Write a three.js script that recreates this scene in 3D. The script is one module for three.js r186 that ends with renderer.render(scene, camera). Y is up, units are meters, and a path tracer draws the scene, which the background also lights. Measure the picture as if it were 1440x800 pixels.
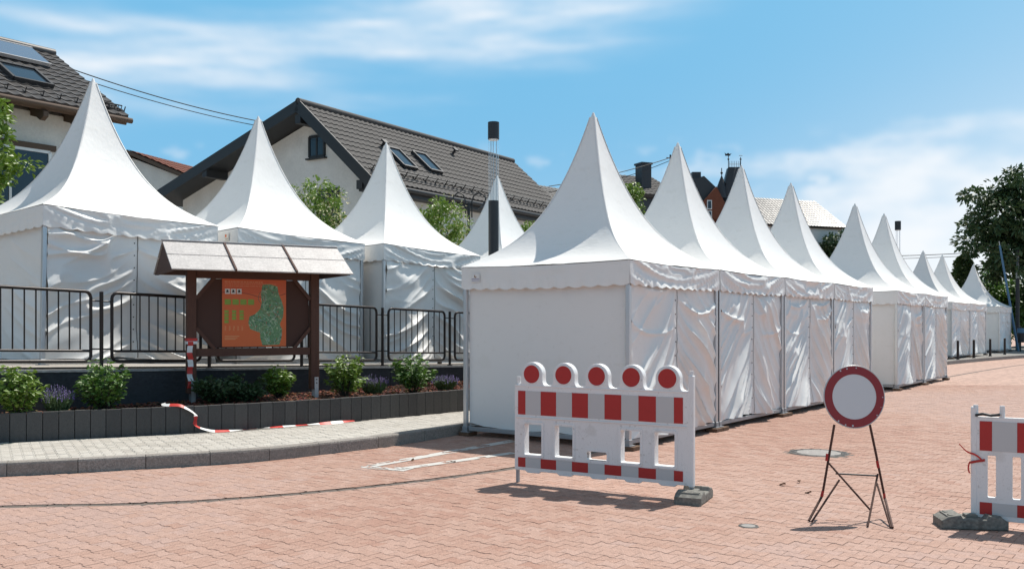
import * as THREE from 'three';
import { mergeGeometries } from 'three/addons/utils/BufferGeometryUtils.js';
import { RoundedBoxGeometry } from 'three/addons/geometries/RoundedBoxGeometry.js';

// ------------------------------------------------------------------ camera, sky, sun
const F = 1300, HZ = 457, EYE = 1.755;                       // focal length and horizon in photo pixels, eye height in metres
const scene = new THREE.Scene();
const camera = new THREE.PerspectiveCamera(2 * Math.atan(400 / F) * 180 / Math.PI, 1440 / 800, 0.1, 3000);
camera.position.set(0, EYE, 0);
camera.setViewOffset(1440, 800, 0, -(HZ - 400), 1440, 800);
camera.updateProjectionMatrix();
scene.add(camera);

const SUN_AZ = 43.5 * Math.PI / 180, SUN_EL = 60.5 * Math.PI / 180;
const sunDir = new THREE.Vector3(Math.sin(SUN_AZ) * Math.cos(SUN_EL), Math.sin(SUN_EL), -Math.cos(SUN_AZ) * Math.cos(SUN_EL));
const sun = new THREE.DirectionalLight(new THREE.Color(1, 0.945, 0.865), 5.0);
sun.position.copy(sunDir).multiplyScalar(120); sun.target.position.set(4, 0, -22);
sun.position.add(sun.target.position);
sun.castShadow = true; sun.shadow.radius = 1; sun.shadow.mapSize.set(4096, 4096);
Object.assign(sun.shadow.camera, { left: -60, right: 60, top: 60, bottom: -60, near: 1, far: 300 });
scene.add(sun, sun.target);

const renderer = new THREE.WebGLRenderer({ antialias: true });
renderer.setSize(1024, 568);
renderer.toneMapping = THREE.LinearToneMapping;
renderer.toneMappingExposure = 1.11;
renderer.shadowMap.enabled = true; renderer.shadowMap.type = THREE.PCFSoftShadowMap;

// ------------------------------------------------------------------ numbers
function rng(seed) { let a = seed >>> 0; return () => { a |= 0; a = a + 0x6D2B79F5 | 0; let t = Math.imul(a ^ a >>> 15, 1 | a); t = t + Math.imul(t ^ t >>> 7, 61 | t) ^ t; return ((t ^ t >>> 14) >>> 0) / 4294967296; }; }
function hash(x, y, z) { let h = Math.imul(x, 374761393) ^ Math.imul(y, 668265263) ^ Math.imul(z, 2147483647 ^ 1274126177); h = Math.imul(h ^ h >>> 13, 1274126177); return ((h ^ h >>> 16) >>> 0) / 4294967296; }
function vnoise(x, y, z = 0) {
  const xi = Math.floor(x), yi = Math.floor(y), zi = Math.floor(z); let fx = x - xi, fy = y - yi, fz = z - zi;
  fx = fx * fx * fx * (fx * (fx * 6 - 15) + 10); fy = fy * fy * fy * (fy * (fy * 6 - 15) + 10); fz = fz * fz * (3 - 2 * fz);
  const l = (a, b, t) => a + (b - a) * t;
  const p = (k) => l(l(hash(xi, yi, k), hash(xi + 1, yi, k), fx), l(hash(xi, yi + 1, k), hash(xi + 1, yi + 1, k), fx), fy);
  return l(p(zi), p(zi + 1), fz) * 2 - 1;
}
function fbm(x, y, z = 0, o = 4) { let s = 0, a = 0.5; for (let i = 0; i < o; i++) { s += a * vnoise(x, y, z + i * 7.3); x = x * 2.03 + 1.7; y = y * 2.03 + 9.2; a *= 0.5; } return s; }
const clamp = (v, a = 0, b = 1) => Math.min(b, Math.max(a, v));
const sstep = (a, b, v) => { const t = clamp((v - a) / (b - a)); return t * t * (3 - 2 * t); };
const mix = (a, b, t) => a + (b - a) * t;

// ------------------------------------------------------------------ the sky: clear air, cirrus veils, low bright cloud
{
  const w = 1536, h = 768, data = new Float32Array(w * h * 4), hz = [0.72, 0.785, 0.84], bl = [0.165, 0.465, 0.735], ze = [0.075, 0.125, 0.205], wh = [0.86, 0.885, 0.915];
  for (let j = 0; j < h; j++) for (let i = 0; i < w; i++) {
    const el = ((j + 0.5) / h - 0.5) * Math.PI, th = ((i + 0.5) / w - 0.5) * 2 * Math.PI, ce = Math.cos(el);
    const dx = Math.cos(th) * ce, dz = Math.sin(th) * ce, dy = Math.sin(el);
    const az = Math.atan2(dx, -dz) * 180 / Math.PI, e = el * 180 / Math.PI, k = (j * w + i) * 4;
    let c;
    if (e < 0) c = [0.42, 0.43, 0.42];
    else {
      const toSun = clamp(dx * sunDir.x + dy * sunDir.y + dz * sunDir.z, 0, 1);
      const veil = Math.exp(-Math.pow((az - 40) / 25, 2)), anti = mix(1, 0.62, sstep(60, 150, Math.abs(az - 40)));                       // hazier air round the sun's side
      const t = 1 - Math.exp(-Math.max(e - veil * 6.0, 0) / mix(3.6, 7.2, veil)), up = sstep(18, 58, e);
      c = [0, 1, 2].map(q => mix(mix(hz[q] * anti, bl[q] * mix(1, anti, 0.5), t), ze[q], up) + veil * (1 - t) * 0.09);
      const g = 0.35 * Math.pow(toSun, 30) + 0.12 * Math.pow(toSun, 6);
      c = c.map(v => v + g);
      // clouds live on a flat layer seen in perspective
      const s = 1 / Math.max(dy, 0.03), X = dx * s, Z = dz * s;
      const r = 0.42, u = X * Math.cos(r) - Z * Math.sin(r), v = X * Math.sin(r) + Z * Math.cos(r);
      const cir = fbm(u * 0.55 + 0.3 * fbm(u * 0.8, v * 1.3, 3), v * 2.1, 11, 6), big = fbm(u * 0.21 + 4.4, v * 0.35 + 1.0, 5, 3);
      let d = sstep(-0.35, 0.75, cir * 0.75 + big * 0.9) * 0.5 * sstep(18, 34, e);
      // the long thin streak high on the left, and the brighter banks low on the right
      const line = 16.6 + (az + 12) * 0.16, n2 = fbm(az * 0.11, e * 0.9, 21, 5);
      d = Math.max(d, Math.exp(-Math.pow((e - line - n2 * 2.6) / 2.1, 2)) * sstep(-60, -36, az) * sstep(16, 2, az) * (0.60 + 0.45 * fbm(az * 0.25 + e * 0.3, e * 2.2 - az * 0.2, 31, 5)));
      const bank = fbm(az * 0.22 + 3, e * 0.62, 41, 6);
      d = Math.max(d, sstep(-0.28, 0.62, bank + 0.50 - Math.abs(e - 6.5) * 0.11 - Math.max(0, e - 10) * 0.16 - Math.pow((az - 27) / 14, 2) * 0.32) * 0.85 * sstep(80, 40, az) * sstep(2, 16, az));
      const wisp = fbm(az * 0.6 + 11, e * 1.7 + 2, 51, 5);
      d = Math.max(d, sstep(0.27, 0.45, wisp) * 0.5 * sstep(12, 8, e) * sstep(0.5, 4, e));
      d = clamp(d);
      c = c.map((q, n) => mix(q, wh[n] + g, d));
    }
    data[k] = c[0]; data[k + 1] = c[1]; data[k + 2] = c[2]; data[k + 3] = 1;
  }
  const t = new THREE.DataTexture(data, w, h, THREE.RGBAFormat, THREE.FloatType);
  t.mapping = THREE.EquirectangularReflectionMapping; t.magFilter = THREE.LinearFilter; t.minFilter = THREE.LinearFilter; t.needsUpdate = true;
  scene.background = t; scene.environment = t; scene.environmentIntensity = 1; scene.backgroundIntensity = 1;
}

// ------------------------------------------------------------------ helpers
const used = {};
function numbered(n) { const k = used[n] = (used[n] ?? -1) + 1; return k ? `${n}_${String(k).padStart(3, '0')}` : n; }
function tag(o, label, category, group, kind) { if (label) o.userData.label = label; if (category) o.userData.category = category; if (group) o.userData.group = group; if (kind) o.userData.kind = kind; return o; }
function thing(name, label, category, [x, d, y = 0] = [0, 0, 0], turn = 0, group) { const o = new THREE.Group(); o.name = numbered(name); o.position.set(x, y, -d); o.rotation.y = turn; scene.add(o); o.updateMatrixWorld(true); return tag(o, label, category, group); }
function obj(name, geo, m, parent) { const g = Array.isArray(geo) ? merge(geo) : geo; const o = new THREE.Mesh(g, m); o.name = parent ? name : numbered(name); (parent || scene).add(o); return o; }
function merge(list) { const l = list.map(g => { const q = g.index ? g.toNonIndexed() : g.clone(); for (const k of Object.keys(q.attributes)) if (!['position', 'normal', 'uv'].includes(k)) q.deleteAttribute(k); if (!q.attributes.uv) q.setAttribute('uv', new THREE.BufferAttribute(new Float32Array(q.attributes.position.count * 2), 2)); return q; }); return mergeGeometries(l); }
function box(w, h, d, x = 0, y = 0, z = 0, r = 0) { const g = r ? new RoundedBoxGeometry(w, h, d, 2, r) : new THREE.BoxGeometry(w, h, d); g.translate(x, y, z); return g; }
function bar(a, b, r, seg = 8, r2 = r) {
  const A = new THREE.Vector3(...a), B = new THREE.Vector3(...b), D = B.clone().sub(A), g = new THREE.CylinderGeometry(r2, r, D.length(), seg);
  g.applyQuaternion(new THREE.Quaternion().setFromUnitVectors(new THREE.Vector3(0, 1, 0), D.clone().normalize())); const M = A.add(B).multiplyScalar(0.5); g.translate(M.x, M.y, M.z); return g;
}
function beam(a, b, w, h) { // rectangular bar from a to b, h measured upwards
  const A = new THREE.Vector3(...a), B = new THREE.Vector3(...b), D = B.clone().sub(A), L = D.length(); D.normalize();
  let s = new THREE.Vector3().crossVectors(new THREE.Vector3(0, 1, 0), D); if (s.lengthSq() < 1e-6) s.set(1, 0, 0); s.normalize(); const u = new THREE.Vector3().crossVectors(D, s);
  const g = new THREE.BoxGeometry(w, h, L); g.applyMatrix4(new THREE.Matrix4().makeBasis(s, u, D)); const M = A.add(B).multiplyScalar(0.5); g.translate(M.x, M.y, M.z); return g;
}
function tube(pts, r, seg = 40, rad = 8, closed = false) { return new THREE.TubeGeometry(new THREE.CatmullRomCurve3(pts.map(p => new THREE.Vector3(...p)), closed, 'catmullrom', 0.3), seg, r, rad, closed); }
function gridGeo(nu, nv, fn) { // fn(u, v) -> [x, y, z, U, V]
  const P = [], U = [], I = [];
  for (let j = 0; j <= nv; j++) for (let i = 0; i <= nu; i++) { const q = fn(i / nu, j / nv); P.push(q[0], q[1], q[2]); U.push(q[3] ?? i / nu, q[4] ?? j / nv); }
  for (let j = 0; j < nv; j++) for (let i = 0; i < nu; i++) { const a = j * (nu + 1) + i, b = a + 1, c = a + nu + 1, d = c + 1; I.push(a, b, d, a, d, c); }
  const g = new THREE.BufferGeometry(); g.setAttribute('position', new THREE.Float32BufferAttribute(P, 3)); g.setAttribute('uv', new THREE.Float32BufferAttribute(U, 2)); g.setIndex(I); g.computeVertexNormals(); return g;
}
function prism(pts, depth, holes) { const s = new THREE.Shape(pts.map(p => new THREE.Vector2(...p))); for (const h of holes || []) s.holes.push(new THREE.Path(h.map(p => new THREE.Vector2(...p)))); return new THREE.ExtrudeGeometry(s, { depth, bevelEnabled: false }); }
function basis(g, o, ex, ey, ez) { g.applyMatrix4(new THREE.Matrix4().makeBasis(ex, ey, ez).setPosition(o)); return g; }
const turnOf = phi => Math.PI / 2 - phi;
const V = (x, y, z) => new THREE.Vector3(x, y, z);
// photo pixel -> point on the ground (or another level) as [x, depth]
const ground = (px, py, h = 0) => { const d = F * (EYE - h) / (py - HZ); return [(px - 720) / F * d, d]; };
const at = (px, py, d) => V((px - 720) / F * d, EYE + (HZ - py) / F * d, -d);
function pick(px, py, p0, n) { const r = V((px - 720) / F, (HZ - py) / F, -1), o = V(0, EYE, 0); return o.clone().addScaledVector(r, p0.clone().sub(o).dot(n) / r.dot(n)); }
function pickIn(group, px, py, lp, ln) { group.updateMatrixWorld(true); const p = group.localToWorld(lp.clone()), n = ln.clone().transformDirection(group.matrixWorld); return group.worldToLocal(pick(px, py, p, n)); }

// ------------------------------------------------------------------ materials
function noiseTex(size, fn, srgb) {
  const d = new Uint8Array(size * size * 4);
  for (let j = 0; j < size; j++) for (let i = 0; i < size; i++) { const c = fn(i / size, j / size), k = (j * size + i) * 4; d[k] = c[0] * 255; d[k + 1] = c[1] * 255; d[k + 2] = c[2] * 255; d[k + 3] = 255; }
  const t = new THREE.DataTexture(d, size, size, THREE.RGBAFormat); t.wrapS = t.wrapT = THREE.RepeatWrapping; t.magFilter = THREE.LinearFilter; t.minFilter = THREE.LinearMipmapLinearFilter; t.generateMipmaps = true; if (srgb) t.colorSpace = THREE.SRGBColorSpace; t.needsUpdate = true; return t;
}
// tileable noise by blending
const tn = (f, z) => (u, v) => { const a = fbm(u * f, v * f, z), b = fbm((u - 1) * f, v * f, z), c = fbm(u * f, (v - 1) * f, z), d = fbm((u - 1) * f, (v - 1) * f, z); return mix(mix(a, b, u), mix(c, d, u), v); };
const nA = tn(24, 1), nB = tn(5, 2), nC = tn(60, 3);
const grainTex = noiseTex(256, (u, v) => { const k = clamp(0.9 + nC(u, v) * 0.26 + nA(u, v) * 0.12 + nB(u, v) * 0.08); return [k, k, k]; }, true);
const grainBump = noiseTex(256, (u, v) => { const k = clamp(0.5 + nC(u, v) * 0.7 + nA(u, v) * 0.4); return [k, k, k]; });
const plasterTex = noiseTex(256, (u, v) => { const k = clamp(0.95 + nB(u, v) * 0.07 + nC(u, v) * 0.06); return [k, k * 0.995, k * 0.985]; }, true);
const fabricBump = noiseTex(256, (u, v) => { const k = clamp(0.5 + nB(u, v) * 0.55 + nA(u, v) * 0.35); return [k, k, k]; });
const fabricTex = noiseTex(256, (u, v) => { const s = sstep(0.15, 0.4, nB(u, v)) * 0.012 + sstep(0.2, 0.5, nA(u, v)) * 0.02, k = 1 - s; return [k, k - s * 0.1, k - s * 0.35]; }, true);
const scuffTex = noiseTex(512, (u, v) => { const m = sstep(0.18, 0.42, nB(u, v)) * 0.05 + sstep(0.22, 0.4, nA(u, v)) * 0.10, sc = Math.abs(nC(u * 0.9, v * 0.25)) < 0.012 ? 0.07 : 0, k = 1 - m - sc; return [k, k - m * 0.06, k - m * 0.18]; }, true);
function rep(t, x, y = x) { const c = t.clone(); c.repeat.set(x, y); c.needsUpdate = true; return c; }
const lin = (r, g, b) => new THREE.Color().setRGB(r, g, b);
function mat(r, g, b, rough = 0.85, extra = {}) { return new THREE.MeshStandardMaterial({ color: lin(r, g, b), roughness: rough, side: THREE.DoubleSide, ...extra }); }
const M = {
  roof: new THREE.MeshPhysicalMaterial({ color: lin(0.80, 0.79, 0.765), roughness: 0.45, specularIntensity: 0.55, side: THREE.DoubleSide, map: fabricTex, bumpMap: fabricBump, bumpScale: 0.006 }),
  wall: new THREE.MeshPhysicalMaterial({ color: lin(0.80, 0.79, 0.765), roughness: 0.42, specularIntensity: 0.6, side: THREE.DoubleSide, map: fabricTex, bumpMap: fabricBump, bumpScale: 0.0012, transmission: 0.06, thickness: 0 }),
  alu: mat(0.55, 0.56, 0.57, 0.38, { metalness: 0.75 }),
  rail: mat(0.34, 0.35, 0.36, 0.5, { metalness: 0.5 }),
  wood: mat(0.17, 0.10, 0.06, 0.9, { map: grainTex }),
  zip_shade: mat(0.14, 0.13, 0.12, 0.6),  // curtain zip, coloured darker to paint in the shadowed seam gap
  fence: mat(0.018, 0.011, 0.009, 0.38, { metalness: 0.2 }),
  brown: mat(0.115, 0.044, 0.025, 0.7, { map: grainTex }),
  brownDark: mat(0.068, 0.027, 0.017, 0.75),
  sheet: mat(0.58, 0.55, 0.53, 0.5, { map: grainTex, metalness: 0.1 }),
  steel: mat(0.5, 0.5, 0.5, 0.4, { metalness: 0.8 }),
  plastic: mat(0.74, 0.735, 0.73, 0.42, { map: rep(scuffTex, 1.3) }),
  red: mat(0.40, 0.016, 0.014, 0.45, { map: rep(scuffTex, 2) }),
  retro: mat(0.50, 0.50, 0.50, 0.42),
  signRed: mat(0.24, 0.014, 0.018, 0.35),
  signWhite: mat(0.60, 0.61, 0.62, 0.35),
  darkMetal: mat(0.03, 0.032, 0.035, 0.45, { metalness: 0.3 }),
  rubber: mat(0.22, 0.21, 0.185, 0.85, { map: grainTex }),
  anth: mat(0.076, 0.072, 0.070, 0.75, { map: grainTex, bumpMap: grainBump, bumpScale: 0.002 }),
  anthB: mat(0.088, 0.084, 0.081, 0.75, { map: grainTex, bumpMap: grainBump, bumpScale: 0.002 }),
  anthC: mat(0.066, 0.063, 0.062, 0.75, { map: grainTex, bumpMap: grainBump, bumpScale: 0.002 }),
  coping: mat(0.42, 0.41, 0.39, 0.85, { map: grainTex }),
  wallDark: mat(0.042, 0.044, 0.050, 0.8, { map: grainTex }),
  kerb: mat(0.31, 0.28, 0.25, 0.9, { map: grainTex, bumpMap: grainBump, bumpScale: 0.003 }),
  kerbB: mat(0.34, 0.31, 0.28, 0.9, { map: grainTex, bumpMap: grainBump, bumpScale: 0.003 }),
  walkBase: mat(0.27, 0.255, 0.235, 0.95, { map: rep(grainTex, 1) }),
  joint: mat(0.33, 0.215, 0.168, 0.95, { map: rep(grainTex, 1) }),
  soil: mat(0.075, 0.035, 0.024, 1, { map: grainTex, bumpMap: grainBump, bumpScale: 0.03 }),
  plaza: mat(0.44, 0.40, 0.36, 0.9, { map: rep(grainTex, 1) }),
  paint: mat(0.72, 0.70, 0.66, 0.8, { map: grainTex }),
  gutterStone: mat(0.165, 0.135, 0.115, 0.9, { map: grainTex, bumpMap: grainBump, bumpScale: 0.004 }),
  glass: new THREE.MeshPhysicalMaterial({ color: 0xffffff, roughness: 0.04, transmission: 1, thickness: 0, ior: 1.5, side: THREE.DoubleSide }),
  pane: mat(0.03, 0.045, 0.06, 0.06, { metalness: 0.0 }),
  plaster: mat(0.72, 0.70, 0.66, 0.92, { map: rep(plasterTex, 0.5), bumpMap: rep(grainBump, 2), bumpScale: 0.004 }),
  plasterB: mat(0.74, 0.735, 0.72, 0.92, { map: rep(plasterTex, 0.5), bumpMap: rep(grainBump, 2), bumpScale: 0.004 }),
  tile: mat(0.060, 0.055, 0.052, 0.5), tileB: mat(0.064, 0.060, 0.058, 0.8), tileRed: mat(0.16, 0.05, 0.028, 0.85), tileGloss: mat(0.095, 0.093, 0.090, 0.33), slate: mat(0.028, 0.029, 0.033, 0.5),
  trim: mat(0.016, 0.017, 0.019, 0.5), eaveWood: mat(0.10, 0.065, 0.045, 0.8), brick: mat(0.20, 0.062, 0.032, 0.9, { map: grainTex }), frameWhite: mat(0.75, 0.75, 0.74, 0.5),
  leaf: new THREE.MeshPhysicalMaterial({ color: lin(0.13, 0.26, 0.035), roughness: 0.55, side: THREE.DoubleSide, transmission: 0.5, thickness: 0 }),
  leafLight: new THREE.MeshPhysicalMaterial({ color: lin(0.22, 0.345, 0.045), roughness: 0.5, side: THREE.DoubleSide, transmission: 0.5, thickness: 0 }),
  leafDark: new THREE.MeshPhysicalMaterial({ color: lin(0.048, 0.098, 0.028), roughness: 0.6, side: THREE.DoubleSide, transmission: 0.25, thickness: 0 }),
  needle: new THREE.MeshPhysicalMaterial({ color: lin(0.085, 0.15, 0.035), roughness: 0.7, side: THREE.DoubleSide, transmission: 0.2, thickness: 0 }),
  lavLeaf: mat(0.12, 0.18, 0.07, 0.8), lavFlower: mat(0.20, 0.14, 0.36, 0.8), blossom: mat(0.55, 0.50, 0.30, 0.8),
  bark: mat(0.065, 0.048, 0.036, 0.95, { map: grainTex }),
  wire: mat(0.02, 0.02, 0.022, 0.7), cast: mat(0.10, 0.095, 0.09, 0.7, { metalness: 0.4, map: grainTex }), concrete: mat(0.36, 0.34, 0.32, 0.9, { map: grainTex }),
  blue: mat(0.07, 0.17, 0.28, 0.5), tapeWhite: mat(0.75, 0.74, 0.72, 0.5), tapeRed: mat(0.55, 0.03, 0.02, 0.5), solar: mat(0.42, 0.46, 0.52, 0.10, { metalness: 0.75 }),
};

// ------------------------------------------------------------------ layout of the street (all [x, depth])
const PHI = 0.634, dR = [Math.sin(PHI), Math.cos(PHI)], nR = [-dR[1], dR[0]], P0 = [1.638, 12.87];
const row = (t, n) => [P0[0] + dR[0] * t + nR[0] * n, P0[1] + dR[1] * t + nR[1] * n];
const WALK = 0.16;
const plazaH = d => Math.max(0.19, 1.04 - 0.035 * (d - 15));
function spline(pts, step) { const c = new THREE.CatmullRomCurve3(pts.map(p => V(p[0], 0, p[1])), false, 'centripetal'); const n = Math.round(c.getLength() / step); return c.getSpacedPoints(n).map(p => [p.x, p.z]); }
const kerbLine = spline([[-13, 8.4], [-9, 9.7], ground(0, 670.5), ground(180, 661), ground(360, 649.6), ground(460, 638.5), ground(550, 627.5), row(0.3, 3.14), row(4, 3.14), row(10, 3.1), row(20, 3.0), row(33, 2.4), row(45, 0.8), row(60, -3), row(85, -12)], 0.25);
const gutterLine = spline([[-12, 7.6], [-8, 8.35], ground(0, 712.3), ground(240, 706.7), ground(480, 688.3), ground(722, 658), row(2, 0.42), row(8, 0.42), row(20, 0.4), row(34, -0.2), row(50, -2)], 0.205);
const bedLine = spline([[-13, 10.2], [-10, 11.25], ground(0, 622.5, WALK), ground(350, 604, WALK), ground(640, 579.4, WALK), [1.6, 20.4], [4.4, 24.3], [10, 32]], 0.2);
const F0 = [-6.9, 13.7], dF = [0.626, 0.78], nF = [-0.78, 0.626];
const fence = (t, n = 0) => [F0[0] + dF[0] * t + nF[0] * n, F0[1] + dF[1] * t + nF[1] * n];
function side(line, x, d) { // signed distance, positive to the right of the line's direction, with the foot point
  let best = 1e9, bi = 0; for (let i = 0; i < line.length; i += 4) { const q = (line[i][0] - x) ** 2 + (line[i][1] - d) ** 2; if (q < best) { best = q; bi = i; } }
  let bq = 1e9, r = null;
  for (let i = Math.max(0, bi - 5); i < Math.min(line.length - 1, bi + 5); i++) {
    const a = line[i], b = line[i + 1], ex = b[0] - a[0], ey = b[1] - a[1], L = ex * ex + ey * ey, t = clamp(((x - a[0]) * ex + (d - a[1]) * ey) / L), px = a[0] + ex * t, py = a[1] + ey * t, q = (x - px) ** 2 + (d - py) ** 2;
    if (q < bq) { bq = q; const l = Math.sqrt(L); r = { s: ((x - a[0]) * ey - (d - a[1]) * ex) / l, p: [px, py], n: [ey / l, -ex / l] }; }
  }
  return r;
}
function flat(poly, y, m, name, parent, k = 1) { // a level sheet over a polygon of [x, depth]
  const g = new THREE.ShapeGeometry(new THREE.Shape(poly.map(p => new THREE.Vector2(p[0], p[1])))), p = g.attributes.position, uv = g.attributes.uv;
  for (let i = 0; i < p.count; i++) { const x = p.getX(i), d = p.getY(i); p.setXYZ(i, x, typeof y === 'function' ? y(x, d) : y, -d); uv.setXY(i, x * k, d * k); }
  g.computeVertexNormals(); return obj(name, g, m, parent);
}
// far country
{
  const g = new THREE.PlaneGeometry(1600, 1600, 1, 1); g.rotateX(-Math.PI / 2); g.translate(0, -0.06, 0);
  const uv = g.attributes.uv; for (let i = 0; i < uv.count; i++) uv.setXY(i, uv.getX(i) * 400, uv.getY(i) * 400);
  tag(obj('ground', g, mat(0.16, 0.15, 0.11, 1, { map: grainTex })), null, null, null, 'structure');
}
// ---- paving: interlocking double-T stones, joints open between them
const SL = 0.176, SA = 0.0725, SB = 0.0505, SP = SA + SB;
const stoneOutline = (() => { const h = SL / 2, q = SL / 4, e = 0.011, r = [[SA, -h], [SA, -q - e], [SB, -q + e], [SB, q - e], [SA, q + e], [SA, h]]; return [...r, ...r.slice().reverse().map(([x, y]) => [-x, y])]; })();
function stoneGeo(outline, cx, cy, drop = 0.005) { // outline in local plan, returns {p, n?} triangles with a worn, sloping edge
  const top = outline.map(([x, y]) => [cx + (x - cx) * 0.955, cy + (y - cy) * 0.965]), out = outline.map(([x, y]) => [cx + (x - cx) * 0.986, cy + (y - cy) * 0.989]), T = [];
  const tri = THREE.ShapeUtils.triangulateShape(top.map(p => new THREE.Vector2(...p)), []);
  for (const [a, b, c] of tri) T.push([top[a], 0], [top[b], 0], [top[c], 0]);
  for (let i = 0; i < top.length; i++) { const j = (i + 1) % top.length; T.push([top[i], 0], [out[i], -drop], [out[j], -drop], [top[i], 0], [out[j], -drop], [top[j], 0]); }
  return T;
}
function area(poly) { let s = 0; for (let i = 0; i < poly.length; i++) { const a = poly[i], b = poly[(i + 1) % poly.length]; s += a[0] * b[1] - b[0] * a[1]; } return s / 2; }
function clip(poly, p, n) { // keep the part where (x - p).n > 0
  const r = []; for (let i = 0; i < poly.length; i++) { const a = poly[i], b = poly[(i + 1) % poly.length], da = (a[0] - p[0]) * n[0] + (a[1] - p[1]) * n[1], db = (b[0] - p[0]) * n[0] + (b[1] - p[1]) * n[1]; if (da >= 0) r.push(a); if (da * db < 0) { const t = da / (da - db); r.push([a[0] + (b[0] - a[0]) * t, a[1] + (b[1] - a[1]) * t]); } } return r;
}
function pave({ phi, inside, range, level, palette, tint, parent, limit, name }) {
  const u = [Math.sin(phi), Math.cos(phi)], v = [-u[1], u[0]], R = rng(77), list = [];
  const corners = [[range[0], range[2]], [range[1], range[2]], [range[0], range[3]], [range[1], range[3]]], A = corners.map(c => c[0] * u[0] + c[1] * u[1]), B = corners.map(c => c[0] * v[0] + c[1] * v[1]);
  for (let i = Math.floor(Math.min(...A) / SP); i * SP < Math.max(...A); i++) for (let j = Math.floor(Math.min(...B) / SL) - 1; j * SL < Math.max(...B); j++) {
    const a = i * SP, b = (j + (i & 1) * 0.5) * SL, x = a * u[0] + b * v[0], d = a * u[1] + b * v[1];
    const r1 = R(), r2 = R(), r3 = R(), r4 = R();
    if (d < range[2] || d > range[3] || Math.abs(x) > d * 0.61 + 1.1) continue;
    let poly = stoneOutline.map(([p, q]) => [x + p * u[0] + q * v[0], d + p * u[1] + q * v[1]]);
    const full = poly; poly = inside(x, d, poly); if (!poly || poly.length < 3 || Math.abs(area(poly)) < 0.002) continue;
    list.push({ x, d, poly, whole: poly === full, r1, r2, r3, r4 });
  }
  list.sort((p, q) => p.d - q.d);
  const geo0 = [];   // four slightly different whole stones, in local axes (x along u, z along -v)
  for (let k = 0; k < 4; k++) { const T = stoneGeo(stoneOutline, 0, 0), P = [], U = [], o = k * 0.37; for (const [[p, q], h] of T) { P.push(p, h, -q); U.push(p * 3 + o, q * 3 + o * 1.7); } const g = new THREE.BufferGeometry(); g.setAttribute('position', new THREE.Float32BufferAttribute(P, 3)); g.setAttribute('uv', new THREE.Float32BufferAttribute(U, 2)); g.computeVertexNormals(); geo0.push(g); }
  const mats = palette.map(c => mat(c[0], c[1], c[2], 0.88, { map: grainTex, bumpMap: grainBump, bumpScale: 0.002 }));
  const P = [], U = [], C = []; let n = 0;
  for (const s of list) {
    const odd = hash(Math.round(s.x * 50), Math.round(s.d * 50), 3), ti = clamp((odd < 0.05 ? -0.35 : odd > 0.96 ? 0.3 : 0) + tint(s.x, s.d) + (s.r1 - 0.5) * 0.5, 0, 0.999), lift = (s.r2 - 0.5) * 0.004, tx = (s.r3 - 0.5) * 0.016, tz = (s.r4 - 0.5) * 0.016, k = Math.floor(ti * palette.length);
    const px = 720 + F * s.x / s.d, py = HZ + F * (EYE - level) / s.d;
    if (s.whole && n < limit && px > 4 && px < 1436 && py < 796) {
      n++; const o = new THREE.Mesh(geo0[Math.floor(s.r1 * 3.99)], mats[k]); o.name = name; o.position.set(s.x, level + lift, -s.d); o.rotation.set(tx, Math.PI / 2 - phi, tz, 'YXZ'); parent.add(o);
    } else {
      const T = stoneGeo(s.poly, s.poly.reduce((a, p) => a + p[0], 0) / s.poly.length, s.poly.reduce((a, p) => a + p[1], 0) / s.poly.length), c = palette[k];
      for (const [[x, d], h] of T) { P.push(x, level + lift + h + (x - s.x) * tz + (d - s.d) * tx, -d); U.push(x * 3 + s.r1, d * 3 + s.r2); C.push(c[0], c[1], c[2]); }
    }
  }
  const g = new THREE.BufferGeometry(); g.setAttribute('position', new THREE.Float32BufferAttribute(P, 3)); g.setAttribute('uv', new THREE.Float32BufferAttribute(U, 2)); g.setAttribute('color', new THREE.Float32BufferAttribute(C, 3)); g.computeVertexNormals();
  const f = obj(name + '_field', g, mat(1, 1, 1, 0.88, { vertexColors: true, map: grainTex, bumpMap: grainBump, bumpScale: 0.002 }), parent); f.userData.kind = 'stuff';
}
const MH = ground(1152, 637);
const road = new THREE.Group(); road.name = 'road'; road.userData.kind = 'structure'; scene.add(road);
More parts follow.
